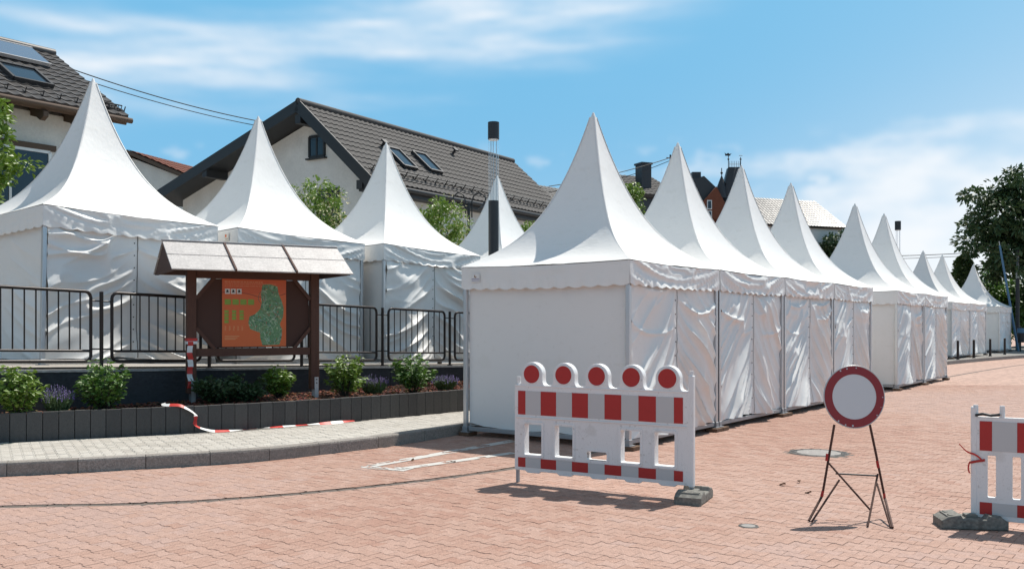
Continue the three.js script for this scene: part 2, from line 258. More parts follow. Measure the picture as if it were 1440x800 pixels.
{
  // bedding under the near stones; beyond them the same paving too far away to tell stones apart
  const cut = 27, far = [], near = [[-16, 1], [22, 1], [30, cut]]; for (const p of kerbLine.slice().reverse()) if (p[1] < cut) near.push(p);
  flat([[-40, 4.3], [40, 4.3], [60, cut], [-30, cut]], -0.014, M.joint, 'paving_bed', road, 2);
  const pat = noiseTex(1024, (u, v) => { // 20 columns x 14 rows of stones
    const X = u * 20, i = Math.round(X), Y = v * 14 + (i & 1) * 0.5, fy = Math.abs(((Y % 1) + 1) % 1 - 0.5) * SL, fx = Math.abs(X - i) * SP; const half = fy > SL / 4 ? SA : SB, gap = Math.min(half - fx, 1) < 0.003 || SL / 2 - fy < 0.003;
    const k = 0.93 + (hash(i % 20, Math.floor(Y) % 14, 5) - 0.5) * 0.16 + nC(u, v) * 0.1, j = gap ? 0.62 : 1; return [clamp(k * j), clamp(k * j), clamp(k * j)];
  }, true);
  const farMat = mat(0.515, 0.341, 0.272, 0.9, { map: pat });
  flat([[-60, cut - 0.2], [80, cut - 0.2], [200, 220], [-60, 220]], -0.010, farMat, 'far_paving', road, 1 / 2.46);
  flat([[-60, -60], [60, -60], [60, 4.6], [-60, 4.6]], -0.010, farMat, 'rear_paving', road, 1 / 2.46);
  flat([[15, 4.6], [60, 4.6], [80, cut], [19.5, cut]], -0.006, farMat, 'side_paving', road, 1 / 2.46);
  const pal = [[0.42, 0.242, 0.182], [0.445, 0.270, 0.207], [0.462, 0.290, 0.226], [0.478, 0.306, 0.242], [0.492, 0.322, 0.259], [0.475, 0.318, 0.264]];
  pave({
    phi: PHI + 0.03, range: [-18, 24, 4.6, cut], level: 0, palette: pal, parent: road, limit: 300, name: 'paver',
    tint: (x, d) => 0.5 + fbm(x * 0.22, d * 0.22, 9, 5) * 1.0 + sstep(-1, -6, x) * -0.14,
    inside: (x, d, poly) => {
      const k = side(kerbLine, x, d); if (k.s < -0.05) return null; if (k.s < 0.2) poly = clip(poly, [k.p[0] + k.n[0] * 0.004, k.p[1] + k.n[1] * 0.004], k.n);
      const g = side(gutterLine, x, d); if (Math.abs(g.s) < 0.2) { const q = Math.sign(g.s) || 1; poly = clip(poly, [g.p[0] + g.n[0] * q * 0.068, g.p[1] + g.n[1] * q * 0.068], [g.n[0] * q, g.n[1] * q]); }
      if (Math.abs(x - MH[0]) < 0.6 && Math.abs(d - MH[1]) < 0.6 && Math.hypot(x - MH[0], d - MH[1]) < 0.40) return null;
      return poly;
    },
  });
  // single line of darker gutter stones
  const gg = box(0.128, 0.06, 0.196, 0, -0.034, 0, 0.008);
  for (let i = 0; i + 1 < gutterLine.length; i++) { const a = gutterLine[i], b = gutterLine[i + 1], x = (a[0] + b[0]) / 2, d = (a[1] + b[1]) / 2; if (d > 45 || Math.abs(x) > d * 0.62 + 1) continue; const o = obj('gutter_stone', gg, M.gutterStone, road); o.position.set(x, hash(i, 3, 1) * 0.003 - 0.004, -d); o.rotation.y = Math.atan2(b[0] - a[0], -(b[1] - a[1])); }
  // worn white paint: two strips of a marked bay, lying on the stones
  const strip = (a, b, w, z) => { const L = Math.hypot(b[0] - a[0], b[1] - a[1]), ex = [(b[0] - a[0]) / L, (b[1] - a[1]) / L], ey = [-ex[1], ex[0]], T = []; const N = Math.round(L / 0.035); for (let i = 0; i < N; i++) for (let j = 0; j < Math.round(w / 0.03); j++) { const s = i * 0.035, q = j * 0.03 - w / 2, n = fbm((a[0] + s) * 5 + z, q * 14 + i * 0.05, z, 4) - Math.max(0, Math.abs(q) * 2 / w - 0.8) * 1.2; if (n > 0.16) continue; const c = [[s, q], [s + 0.0352, q], [s + 0.0352, q + 0.0302], [s, q + 0.0302]].map(([m, o]) => [a[0] + ex[0] * m + ey[0] * o, a[1] + ex[1] * m + ey[1] * o]); for (const k of [0, 1, 2, 0, 2, 3]) T.push(c[k][0], 0.0045, -c[k][1]); } const g = new THREE.BufferGeometry(); g.setAttribute('position', new THREE.Float32BufferAttribute(T, 3)); g.setAttribute('uv', new THREE.Float32BufferAttribute(new Float32Array(T.length / 3 * 2), 2)); g.computeVertexNormals(); return g; };
  obj('painted_line', [strip(ground(514, 657), ground(722, 620), 0.17, 1), strip(ground(552, 661), ground(722, 637), 0.16, 2), strip(ground(514, 656), ground(575, 661), 0.24, 3)], M.paint, road);
}


// ------------------------------------------------------------------ pavement, kerb, raised plaza
const walk = new THREE.Group(); walk.name = 'sidewalk'; walk.userData.kind = 'structure'; scene.add(walk);
{
  const poly = kerbLine.map((p, i) => { const q = kerbLine[Math.min(i + 1, kerbLine.length - 1)], o = kerbLine[Math.max(i - 1, 0)], L = Math.hypot(q[0] - o[0], q[1] - o[1]); return [p[0] - (q[1] - o[1]) / L * 0.1, p[1] + (q[0] - o[0]) / L * 0.1]; });
  const b = [fence(90, 0.1), fence(30, 0.1), fence(0, 0.1), fence(-8, 0.1)];
  flat([...poly, ...b], WALK - 0.013, M.walkBase, 'walk_bed', walk, 2);
  const pal = [[0.47, 0.435, 0.385], [0.51, 0.475, 0.42], [0.54, 0.505, 0.45], [0.565, 0.53, 0.475], [0.59, 0.555, 0.495]];
  pave({
    phi: 1.05, range: [-12, 5, 8, 21], level: WALK, palette: pal, parent: walk, limit: 300, name: 'walk_paver', tint: (x, d) => 0.55 + fbm(x * 0.4, d * 0.4, 19, 3) * 0.6,
    inside: (x, d, poly) => {
      const k = side(kerbLine, x, d); if (k.s > -0.1) return null; if (k.s > -0.36) poly = clip(poly, [k.p[0] - k.n[0] * 0.158, k.p[1] - k.n[1] * 0.158], [-k.n[0], -k.n[1]]);
      const g = side(bedLine, x, d); if (g.s < -0.02) return null; if (g.s < 0.2) poly = clip(poly, [g.p[0] + g.n[0] * 0.003, g.p[1] + g.n[1] * 0.003], g.n);
      return poly;
    },
  });
  // kerb stones: each its own piece, joints open
  const prof = [[0, -0.05], [0, 0.135], [0.006, 0.156], [0.022, 0.166], [0.15, 0.166], [0.15, -0.05]];
  let run = 0, i0 = 0; const R = rng(5); let want = 0.72;
  for (let i = 1; i < kerbLine.length; i++) {
    run += Math.hypot(kerbLine[i][0] - kerbLine[i - 1][0], kerbLine[i][1] - kerbLine[i - 1][1]);
    if (run < want) continue;
    const seg = kerbLine.slice(i0, i + 1);
    const pts = seg.map((p, k) => { const a = seg[Math.max(0, k - 1)], b = seg[Math.min(seg.length - 1, k + 1)], L = Math.hypot(b[0] - a[0], b[1] - a[1]), t = [(b[0] - a[0]) / L, (b[1] - a[1]) / L], s = k === 0 ? 0.004 : k === seg.length - 1 ? -0.004 : 0; return { p: [p[0] + t[0] * s, p[1] + t[1] * s], n: [-t[1], t[0]] }; });
    const T = [], U = [], ring = (q, k) => prof.map(([o, y], j) => [q.p[0] + q.n[0] * o, y, -(q.p[1] + q.n[1] * o), (i + k) * 0.25 * 1.5 + i * 0.37, (o + y) * 1.5 + i * 0.61]), rings = pts.map(ring), add = (...v) => v.forEach(q => { T.push(q[0], q[1], q[2]); U.push(q[3], q[4]); });
    for (let k = 0; k + 1 < rings.length; k++) for (let j = 0; j + 1 < prof.length; j++) add(rings[k][j], rings[k + 1][j], rings[k + 1][j + 1], rings[k][j], rings[k + 1][j + 1], rings[k][j + 1]);
    for (const rr of [rings[0], rings[rings.length - 1]]) for (let j = 1; j + 1 < prof.length; j++) add(rr[0], rr[j], rr[j + 1]);
    const g = new THREE.BufferGeometry(); g.setAttribute('position', new THREE.Float32BufferAttribute(T, 3)); g.setAttribute('uv', new THREE.Float32BufferAttribute(U, 2)); g.computeVertexNormals();
    const o = obj('kerb_stone', g, R() < 0.5 ? M.kerb : M.kerbB, walk); o.position.y = (R() - 0.5) * 0.004;
    run = 0; i0 = i; want = kerbLine[i][0] > -3 && kerbLine[i][1] < 20 ? 0.97 : 0.72;
  }
}
{ // plaza: a gently falling terrace behind the retaining wall
  const g = gridGeo(60, 20, (u, v) => { const p = fence(-12 + u * 72, 0.05 + v * 40); return [p[0], plazaH(p[1]), -p[1], p[0], p[1]]; });
  const o = obj('plaza', g, M.plaza); o.userData.kind = 'structure';
  const s = 0.5; // soil of the planted bed
  const a = bedLine.filter(p => p[1] < 30).map((p, i) => [p[0] + nF[0] * 0.06, p[1] + nF[1] * 0.06]);
  const soil = flat([...a, fence(21, -0.02), fence(-6, -0.02)], 0.485, M.soil, 'planting_soil', null, 1.5); soil.userData.kind = 'structure';
  const chip = new THREE.BoxGeometry(0.05, 0.012, 0.022), R = rng(8), im = new THREE.InstancedMesh(chip, mat(0.16, 0.062, 0.036, 0.95), 2600), m = new THREE.Matrix4(), e = new THREE.Euler(); let n = 0;
  while (n < 2600) { const t = -2 + R() * 13, w = -R() * 2.4, p = fence(t, w), b = side(bedLine, p[0], p[1]); if (b.s > -0.08) continue; e.set((R() - 0.5) * 0.9, R() * 6.3, (R() - 0.5) * 0.9); m.makeRotationFromEuler(e); m.setPosition(p[0], 0.492 + R() * 0.012, -p[1]); im.setMatrixAt(n, m); im.setColorAt(n, lin(0.6 + R() * 0.8, 0.6 + R() * 0.7, 0.6 + R() * 0.6)); n++; }
  im.name = 'bark_mulch'; tag(im, 'red brown bark mulch covering the soil of the planted bed', 'mulch', null, 'stuff'); scene.add(im);
}
{ // retaining wall with pale coping
  const w = thing('retaining_wall', 'dark retaining wall with pale coping below the railing', 'wall');
  const seg = (t0, t1, y0, y1, n0, n1, up) => { const c = [[t0, n0], [t1, n0], [t1, n1], [t0, n1]].map(([t, n]) => fence(t, n)), P = []; for (const h of [0, 1]) for (const p of c) P.push([p[0], h ? plazaH(p[1]) + y1 : (up ? plazaH(p[1]) + y0 : y0), -p[1]]); const I = [0, 1, 5, 0, 5, 4, 1, 2, 6, 1, 6, 5, 2, 3, 7, 2, 7, 6, 3, 0, 4, 3, 4, 7, 4, 5, 6, 4, 6, 7, 0, 3, 2, 0, 2, 1], T = [], U = []; for (const i of I) { T.push(...P[i]); U.push(P[i][0] + P[i][2] * 0.3, P[i][1]); } const g = new THREE.BufferGeometry(); g.setAttribute('position', new THREE.Float32BufferAttribute(T, 3)); g.setAttribute('uv', new THREE.Float32BufferAttribute(U, 2)); g.computeVertexNormals(); return g; };
  for (let t = -8; t < 25; t += 3) obj('wall_block', seg(t, t + 2.992, 0.1, -0.035, 0, 0.25), M.wallDark, w);
  for (let t = -8; t < 25; t += 1.5) obj('coping_stone', seg(t, t + 1.494, -0.033, 0.006, -0.02, 0.28, true), M.coping, w);
}
{ // palisade edging of the bed: one slab beside the other
  const w = thing('planter_wall', 'low edging of upright anthracite slabs along the planted bed', 'planter wall'), R = rng(31), ms = [M.anth, M.anthB, M.anthC], g = box(0.193, 0.50, 0.07, 0, 0, 0, 0.005);
  for (let i = 0; i + 1 < bedLine.length; i++) { const a = bedLine[i], b = bedLine[i + 1]; if (b[1] > 30) break; const o = obj('slab', g, ms[Math.floor(R() * 3)], w), dx = b[0] - a[0], dd = b[1] - a[1], L = Math.hypot(dx, dd); o.position.set((a[0] + b[0]) / 2 - dd / L * 0.036, 0.31 + (R() - 0.5) * 0.008, -((a[1] + b[1]) / 2 + dx / L * 0.036)); o.rotation.y = Math.atan2(dd, dx) + (R() - 0.5) * 0.012; }
}

// ------------------------------------------------------------------ houses
function tiled(w, L, tw, course, wave = 0.034) { // roof covering as real, stepped courses of waved tiles: x along the eave, y up the slope, z out
  const P = [], U = [], n = Math.round(L / course), c = L / n, cols = Math.round(w / tw), seg = 4, W = w / cols;
  for (let j = 0; j < n; j++) for (let i = 0; i < cols * seg; i++) {
    const z = k => { const f = (k / seg) % 1; return wave * (0.5 + 0.5 * Math.cos(f * 2 * Math.PI)) ** 1.4; }, x0 = i / seg * W, x1 = (i + 1) / seg * W, y0 = j * c - 0.03, y1 = (j + 1) * c, r = (hash(Math.floor(i / seg), j, 7) - 0.5) * 0.006;
    const a = [x0, y0, z(i) + 0.032 + r], b = [x1, y0, z(i + 1) + 0.032 + r], d = [x1, y1, z(i + 1) + 0.004], e = [x0, y1, z(i) + 0.004], f = [x0, y0, -0.002], g = [x1, y0, -0.002];
    for (const q of [a, b, d, a, d, e, f, g, b, f, b, a]) { P.push(...q); U.push(q[0], q[1]); }
  }
  const g = new THREE.BufferGeometry(); g.setAttribute('position', new THREE.Float32BufferAttribute(P, 3)); g.setAttribute('uv', new THREE.Float32BufferAttribute(U, 2)); g.computeVertexNormals(); return g;
}
function roofSlope(parent, x0, x1, eave, ridge, m, slabM, tw, course, thick = 0.2) { // eave, ridge: [y, z]
  const ex = V(1, 0, 0), up = V(0, ridge[0] - eave[0], ridge[1] - eave[1]), L = up.length(), ey = up.clone().normalize(); let ez = new THREE.Vector3().crossVectors(ex, ey), O = V(x0, eave[0], eave[1]), X = ex;
  if (ez.y < 0) { X = V(-1, 0, 0); ez = new THREE.Vector3().crossVectors(X, ey); O = V(x1, eave[0], eave[1]); }
  const w = x1 - x0, slab = new THREE.BoxGeometry(w, L, thick); slab.translate(w / 2, L / 2, -thick / 2 - 0.004); basis(slab, O, X, ey, ez);
  const r = obj('roof', slab, slabM, parent), t = tiled(w - 0.04, L - 0.03, tw, course); t.translate(0.02, 0.02, 0); basis(t, O, X, ey, ez); obj('tile_field', t, m, r).userData.kind = 'stuff';
  return { r, O, X, ey, ez, L, on: (x, s, z = 0) => O.clone().addScaledVector(X, x).addScaledVector(ey, s).addScaledVector(ez, z), set: g => basis(g, O, X, ey, ez) };
}
function roofWindow(sl, h, x, s, w, l) { // a skylight lying in a slope
  const r = obj('skylight', sl.set(merge([box(w, 0.07, 0.12, x, s + l / 2, 0.09), box(w, 0.07, 0.12, x, s - l / 2, 0.09), box(0.07, l, 0.12, x - w / 2, s, 0.09), box(0.07, l, 0.12, x + w / 2, s, 0.09)])), M.trim, h);
  obj('pane', sl.set(box(w - 0.07, l - 0.07, 0.02, x, s, 0.10)), M.pane, r); return r;
}
function wallWindow(h, name, p, w, hh, ez, ex, frameM, depth = 0.1) { // p centre on the wall face
  const o = obj(name, basis(merge([box(w, 0.08, depth, 0, hh / 2, 0), box(w, 0.08, depth, 0, -hh / 2, 0), box(0.08, hh, depth, -w / 2, 0, 0), box(0.08, hh, depth, w / 2, 0, 0), box(0.06, hh, depth * 0.8, 0, 0, 0)]), p, ex, V(0, 1, 0), ez), frameM, h);
  obj('pane', basis(box(w - 0.06, hh - 0.06, 0.02, 0, 0, 0.012), p, ex, V(0, 1, 0), ez), M.pane, o); obj('sill', basis(box(w + 0.2, 0.05, 0.16, 0, -hh / 2 - 0.07, 0.05), p, ex, V(0, 1, 0), ez), frameM, o); return o;
}
{ // house at the left: long pale facade, dark tiles, solar panels
  const h = thing('house', 'pale plastered house with dark tiled roof, solar panels and roof window', 'house', [-9.97, 24, 0], turnOf(0.65)), eY = 7.15, rY = 9.46, half = 3.9, x0 = -15;
  obj('wall', (() => { const g = prism([[-0.65, 0], [-0.65, eY - 0.15], [-half, rY - 0.35], [-2 * half + 0.65, eY - 0.15], [-2 * half + 0.65, 0]], -x0 - 0.6); g.rotateY(Math.PI / 2); g.translate(x0, 0, 0); g.applyMatrix4(new THREE.Matrix4().makeScale(1, 1, 1)); const p = g.attributes.position; for (let i = 0; i < p.count; i++) p.setZ(i, -Math.abs(p.getZ(i))); g.computeVertexNormals(); return g; })(), M.plaster, h);
  const sl = roofSlope(h, x0, 0, [eY, 0], [rY, -half], M.tile, M.eaveWood, 0.27, 0.33, 0.22); roofSlope(h, x0, 0, [eY, -2 * half], [rY, -half], M.tile, M.eaveWood, 0.27, 0.33, 0.22);
  obj('ridge_cap', (() => { const g = new THREE.CylinderGeometry(0.13, 0.13, -x0, 12); g.rotateZ(Math.PI / 2); g.translate(x0 / 2, rY + 0.03, -half); return g; })(), M.tile, h);
  obj('gutter', bar([x0, eY - 0.10, 0.07], [0.05, eY - 0.10, 0.07], 0.07, 10), M.eaveWood, h);
  for (let x = x0 + 0.5; x < 0; x += 0.82) obj('rafter_end', prism([[0.02, -0.30], [0.02, -0.42], [-0.16, -0.50], [-0.34, -0.40], [-0.50, -0.36], [-0.72, -0.30], [-0.72, 0.10]].map(([z, y]) => [-z, y]), 0.12).rotateY(Math.PI / 2).translate(x, eY + 0.06, 0), M.eaveWood, h);
  for (let x = x0 + 0.3; x < 0; x += 0.42) { const g = sl.set(merge([box(0.02, 0.02, 0.16, x - x0, 0.28, 0.10), box(0.02, 0.16, 0.02, x - x0, 0.34, 0.05)])); obj('snow_hook', g, M.trim, h); }
  obj('snow_grate', sl.set(merge([box(1.0, 0.015, 0.03, -x0 - 0.55, 0.36, 0.16), box(1.0, 0.015, 0.03, -x0 - 0.55, 0.36, 0.06), ...Array.from({ length: 12 }, (_, i) => box(0.014, 0.014, 0.13, -x0 - 1.04 + i * 0.09, 0.36, 0.10))])), M.trim, h);
  const loc = (px, py) => { const q = pickIn(h, px, py, V(0, eY, 0), sl.ez); const r = q.sub(sl.O); return [r.dot(sl.X), r.dot(sl.ey)]; };
  const a = loc(40, 82), b = loc(76, 99), c = loc(30, 107), sp = 1.7;
  for (let k = 0; k < 3; k++) { const o = obj('solar_panel', sl.set(box(sp, 1.25, 0.05, b[0] - 1.0 - k * (sp + 0.04), b[1] + 0.62, 0.13)), M.solar, h); obj('panel_frame', sl.set(merge([box(sp + 0.05, 0.05, 0.07, b[0] - 1.0 - k * (sp + 0.04), b[1] + 1.25, 0.13), box(sp + 0.05, 0.05, 0.09, b[0] - 1.0 - k * (sp + 0.04), b[1], 0.12)])), M.steel, o); }
  roofWindow(sl, h, c[0], c[1] - 0.1, 0.95, 1.1);
  const w = pickIn(h, 12, 250, V(0, 0, -0.65), V(0, 0, 1)); wallWindow(h, 'window', V(w.x, w.y, -0.63), 1.9, 1.5, V(0, 0, 1), V(1, 0, 0), M.frameWhite);
  obj('lintel_board', box(2.2, 0.14, 0.1, w.x, w.y + 0.85, -0.62), M.eaveWood, h);
}
{ // house with the black verges and lopsided gable
  const h = thing('house', 'white gabled house with black verges, grey tiled roof and two skylights', 'house', [-4.38, 28.5, 0], turnOf(0.568)), eY = 6.25, rY = 9.02, lY = 6.5, zr = -3.12, zl = -10.7, L = 13.1;
  const gable = [[-0.5, 0], [-0.5, eY + 0.25], [zr, rY - 0.30], [zl + 0.6, lY - 0.05], [zl + 0.6, 0]];
  const wg = prism(gable.map(([z, y]) => [-z, y]), L - 1.7); wg.rotateY(Math.PI / 2); wg.translate(0.95, 0, 0); { const p = wg.attributes.position; for (let i = 0; i < p.count; i++) p.setZ(i, -Math.abs(p.getZ(i))); wg.computeVertexNormals(); }
  obj('wall', wg, M.plasterB, h);
  const sl = roofSlope(h, 0, L, [eY, 0], [rY, zr], M.tileB, M.trim, 0.25, 0.32, 0.24); roofSlope(h, 0, L, [lY, zl], [rY, zr], M.tileB, M.trim, 0.25, 0.32, 0.24);
  obj('ridge_cap', (() => { const g = new THREE.CylinderGeometry(0.12, 0.12, L, 12); g.rotateZ(Math.PI / 2); g.translate(L / 2, rY + 0.04, zr); return g; })(), M.tileB, h);
  const vb = (a, b, x) => beam([x, a[0], a[1]], [x, b[0], b[1]], 0.05, 0.36);
  obj('verge_board', [vb([eY - 0.10, 0.0], [rY - 0.10, zr], 0.0)], M.trim, h); obj('verge_board', [vb([lY - 0.10, zl], [rY - 0.10, zr], 0.0)], M.trim, h);
  for (const [z, y] of [[zr - 4.6, 7.25], [-0.45, 6.25], [zr, rY - 0.42]]) obj('purlin_end', box(0.95, 0.28, 0.24, 0.48, y - 0.12, z), M.trim, h);
  obj('gutter', bar([0, eY - 0.13, 0.08], [L, eY - 0.13, 0.08], 0.08, 10), M.trim, h);
  obj('soffit', box(L - 0.1, 0.22, 0.5, L / 2, eY - 0.22, -0.26), M.trim, h);
  for (let x = 0.5; x < L; x += 0.55) obj('snow_hook', sl.set(merge([box(0.025, 0.025, 0.24, x, 0.55, 0.14), box(0.025, 0.2, 0.025, x, 0.62, 0.05)])), M.trim, h);
  obj('snow_rail', sl.set(merge([box(L - 0.8, 0.03, 0.03, L / 2, 0.55, 0.13), box(L - 0.8, 0.03, 0.03, L / 2, 0.55, 0.22)])), M.trim, h);
  const loc = (px, py) => { const q = pickIn(h, px, py, V(0, eY, 0), sl.ez).sub(sl.O); return [q.dot(sl.X), q.dot(sl.ey)]; };
  for (const [px, py] of [[562, 225], [599, 231]]) { const c = loc(px, py); roofWindow(sl, h, c[0], c[1], 0.72, 1.1); }
  for (const [px, py] of [[536, 207], [636, 217]]) { const c = loc(px, py); obj('roof_vent', sl.set(merge([bar([c[0], c[1], 0], [c[0], c[1], 0.22], 0.05), box(0.22, 0.2, 0.06, c[0], c[1], 0.24)])), M.trim, h); }
  const gw = pickIn(h, 446, 206, V(0.95, 0, 0), V(-1, 0, 0)); wallWindow(h, 'window', V(0.94, gw.y, gw.z), 0.68, 0.68, V(-1, 0, 0), V(0, 0, 1), M.trim);
  for (const x of [3.2, 6.4]) wallWindow(h, 'window', V(x, 4.6, -0.49), 1.1, 1.2, V(0, 0, 1), V(1, 0, 0), M.trim);
  const w2 = pickIn(h, 462, 290, V(0.95, 0, 0), V(-1, 0, 0)); wallWindow(h, 'window', V(0.94, w2.y, w2.z), 0.9, 1.1, V(-1, 0, 0), V(0, 0, 1), M.trim);
}
function simpleHouse(label, corner, phi, L, half, eY, rY, wallM, tileM, slabM, tw = 0.3, extra) {
  const h = thing('house', label, 'house', corner, turnOf(phi));
  const g = prism([[-0.3, 0], [-0.3, eY - 0.05], [-half, rY - 0.3], [-2 * half + 0.3, eY - 0.05], [-2 * half + 0.3, 0]].map(([z, y]) => [-z, y]), L - 0.6); g.rotateY(Math.PI / 2); g.translate(0.3, 0, 0); { const p = g.attributes.position; for (let i = 0; i < p.count; i++) p.setZ(i, -Math.abs(p.getZ(i))); g.computeVertexNormals(); }
  obj('wall', g, wallM, h); const a = roofSlope(h, 0, L, [eY, 0], [rY, -half], tileM, slabM, tw, 0.36, 0.16); roofSlope(h, 0, L, [eY, -2 * half], [rY, -half], tileM, slabM, tw, 0.36, 0.16);
  if (extra) extra(h, a); return h;
}
const P2 = (px, py, d) => { const p = at(px, py, d); return [p.x, d, 0]; };
simpleHouse('low house roof of rust red tiles behind the white gabled house', P2(300, 300, 40), 0.30, 7, 4.5, EYE + (HZ - 262) / F * 40, EYE + (HZ - 226) / F * 44, M.plaster, M.tileRed, M.eaveWood);
simpleHouse('small dark tiled roof just past the white gabled house', P2(762, 280, 47), 0.75, 8, 3.2, EYE + (HZ - 284) / F * 47, EYE + (HZ - 250) / F * 49, M.plaster, M.tile, M.trim);
simpleHouse('slate clad house with grey roof and a wide dark chimney', P2(868, 270, 50), 1.15, 4.2, 3.2, EYE + (HZ - 270) / F * 50, EYE + (HZ - 245) / F * 53.5, M.slate, M.tileB, M.trim, 0.3, (h, sl) => {
  const c = pickIn(h, 905, 262, V(0, EYE + (HZ - 270) / F * 50, 0), sl.ez); obj('chimney', [box(0.62, 1.9, 0.7, c.x, c.y + 0.3, c.z), box(0.74, 0.1, 0.82, c.x, c.y + 1.25, c.z)], M.slate, h);
  const m = pickIn(h, 943, 244, V(0, EYE + (HZ - 270) / F * 50, 0), sl.ez); obj('roof_mast', [bar([m.x, m.y - 0.2, m.z], [m.x, m.y + 1.15, m.z], 0.05), bar([m.x - 0.28, m.y + 0.95, m.z], [m.x + 0.05, m.y + 0.95, m.z], 0.03)], M.wire, h);
});
{ // old villa with brick gable, pointed turret and tower
  const D = 62, p = at(985, 300, D), u = D / F; // metres per photo pixel at this depth
  const h = thing('villa', 'old villa with reddish brick gable, slate turret and tower with iron cresting', 'villa', [p.x, D, 0], 0.0), Y = py => EYE + (HZ - py) * u;
  obj('wall', box(3.2, Y(300), 6, 1.1, Y(300) / 2, -3.4), M.brick, h);
  const gb = prism([[0.15, Y(300)], [2.7, Y(300)], [2.7, Y(318)], [1.35, Y(262)], [0.15, Y(290)]].map(q => q), 0.3); gb.translate(-0.25, 0, -0.3); obj('gable', gb, M.brick, h);
  obj('roof', prism([[-0.7, Y(252)], [0.35, Y(246)], [1.15, Y(262)], [0.3, Y(318)], [-0.7, Y(318)]], 5.5).translate(0, 0, -5.9), M.slate, h);
  obj('chimney', box(0.6, 1.3, 0.5, -0.05, Y(252), -1.2), M.slate, h);
  for (const [x, y] of [[0.62, 288], [0.62, 303]]) { const w = obj('window', box(0.32, 0.62, 0.08, x, Y(y), 0.02), M.frameWhite, h); obj('pane', box(0.22, 0.5, 0.02, x, Y(y), 0.07), M.pane, w); }
  const tx = (1021 - 985) * u, t = obj('turret', [new THREE.CylinderGeometry(0.42, 0.42, 4, 10).translate(tx, Y(275) - 2, -1.2)], M.slate, h);
  obj('turret_roof', new THREE.LatheGeometry([[0.56, 0], [0.5, 0.12], [0.36, 0.7], [0.2, 1.15], [0.04, 1.55], [0, 1.6]].map(q => new THREE.Vector2(...q)), 10).translate(tx, Y(275) - 0.05, -1.2), M.slate, t);
  obj('finial', [bar([tx, Y(243), -1.2], [tx, Y(232), -1.2], 0.03), new THREE.SphereGeometry(0.09, 8, 6).translate(tx, Y(239), -1.2)], M.trim, t);
  const kx = (1040 - 985) * u, tw = obj('tower', box(1.9, Y(285), 1.9, kx, Y(285) / 2, -1.6), M.slate, h), rg = new THREE.CylinderGeometry(0.55, 1.35, 2.6, 4).rotateY(Math.PI / 4).translate(kx, Y(285) + 1.3, -1.6); obj('tower_roof', rg, M.slate, tw);
  const ty = Y(285) + 2.6, cr = []; for (let i = 0; i < 7; i++) { cr.push(bar([kx - 0.36 + i * 0.12, ty, -1.25], [kx - 0.36 + i * 0.12, ty + 0.42, -1.25], 0.014, 5)); } cr.push(bar([kx - 0.38, ty + 0.2, -1.25], [kx + 0.38, ty + 0.2, -1.25], 0.014, 5)); obj('iron_cresting', cr, M.trim, tw);
  for (const [x, y1, k] of [[kx - 0.42, 212, 1], [kx + 0.42, 216, 0]]) { const f = obj('finial', [bar([x, ty - 0.1, -1.3], [x, Y(y1), -1.3], 0.028), new THREE.SphereGeometry(0.07, 8, 6).translate(x, ty + 0.55, -1.3), bar([x - 0.12, ty + 0.8, -1.3], [x + 0.12, ty + 0.8, -1.3], 0.02, 5)], M.trim, tw); if (k) obj('weathercock', prism([[-0.22, 0], [0.1, 0.02], [0.22, 0.16], [0.08, 0.12], [-0.02, 0.2], [-0.16, 0.12], [-0.26, 0.22]], 0.03).translate(x, Y(y1) - 0.1, -1.3), M.trim, f); }
}
simpleHouse('house with a glossy sunlit tiled roof behind the tent peaks', P2(1062, 314, 72), 1.2, 9, 4, EYE + (HZ - 314) / F * 72, EYE + (HZ - 276) / F * 76, M.plasterB, M.tileGloss, M.trim, 0.3, (h) => { const w = pickIn(h, 1092, 321, V(0, 0, -0.3), V(0, 0, 1)); wallWindow(h, 'window', V(w.x, w.y, -0.28), 0.7, 0.8, V(0, 0, 1), V(1, 0, 0), M.trim); });

// ------------------------------------------------------------------ trees and shrubs
function leaves(list, R) { // list of [x, y, z, size, nx, ny, nz]; kite-shaped leaves folded along the midrib
  const P = [], U = []; const a = V(), b = V(), c = V(), up = V();
  for (const [x, y, z, s, nx, ny, nz] of list) {
    a.set(R() - 0.5 + nx, R() - 0.5 + ny * 0.8 - 0.15, R() - 0.5 + nz).normalize(); up.set(R() - 0.5, R() * 0.9 + 0.25, R() - 0.5).normalize(); b.crossVectors(a, up).normalize(); c.crossVectors(b, a).normalize();
    const o = [x, y, z], pt = (l, w, h) => [o[0] + (a.x * l + b.x * w + c.x * h) * s, o[1] + (a.y * l + b.y * w + c.y * h) * s, o[2] + (a.z * l + b.z * w + c.z * h) * s];
    const base = pt(-0.5, 0, 0), tip = pt(0.55, 0, -0.1), l = pt(0, -0.33, 0.1), r = pt(0, 0.33, 0.1);
    P.push(...base, ...r, ...tip, ...base, ...tip, ...l); for (let k = 0; k < 6; k++) U.push(0, 0);
  }
  const g = new THREE.BufferGeometry(); g.setAttribute('position', new THREE.Float32BufferAttribute(P, 3)); g.setAttribute('uv', new THREE.Float32BufferAttribute(U, 2)); g.computeVertexNormals(); return g;
}
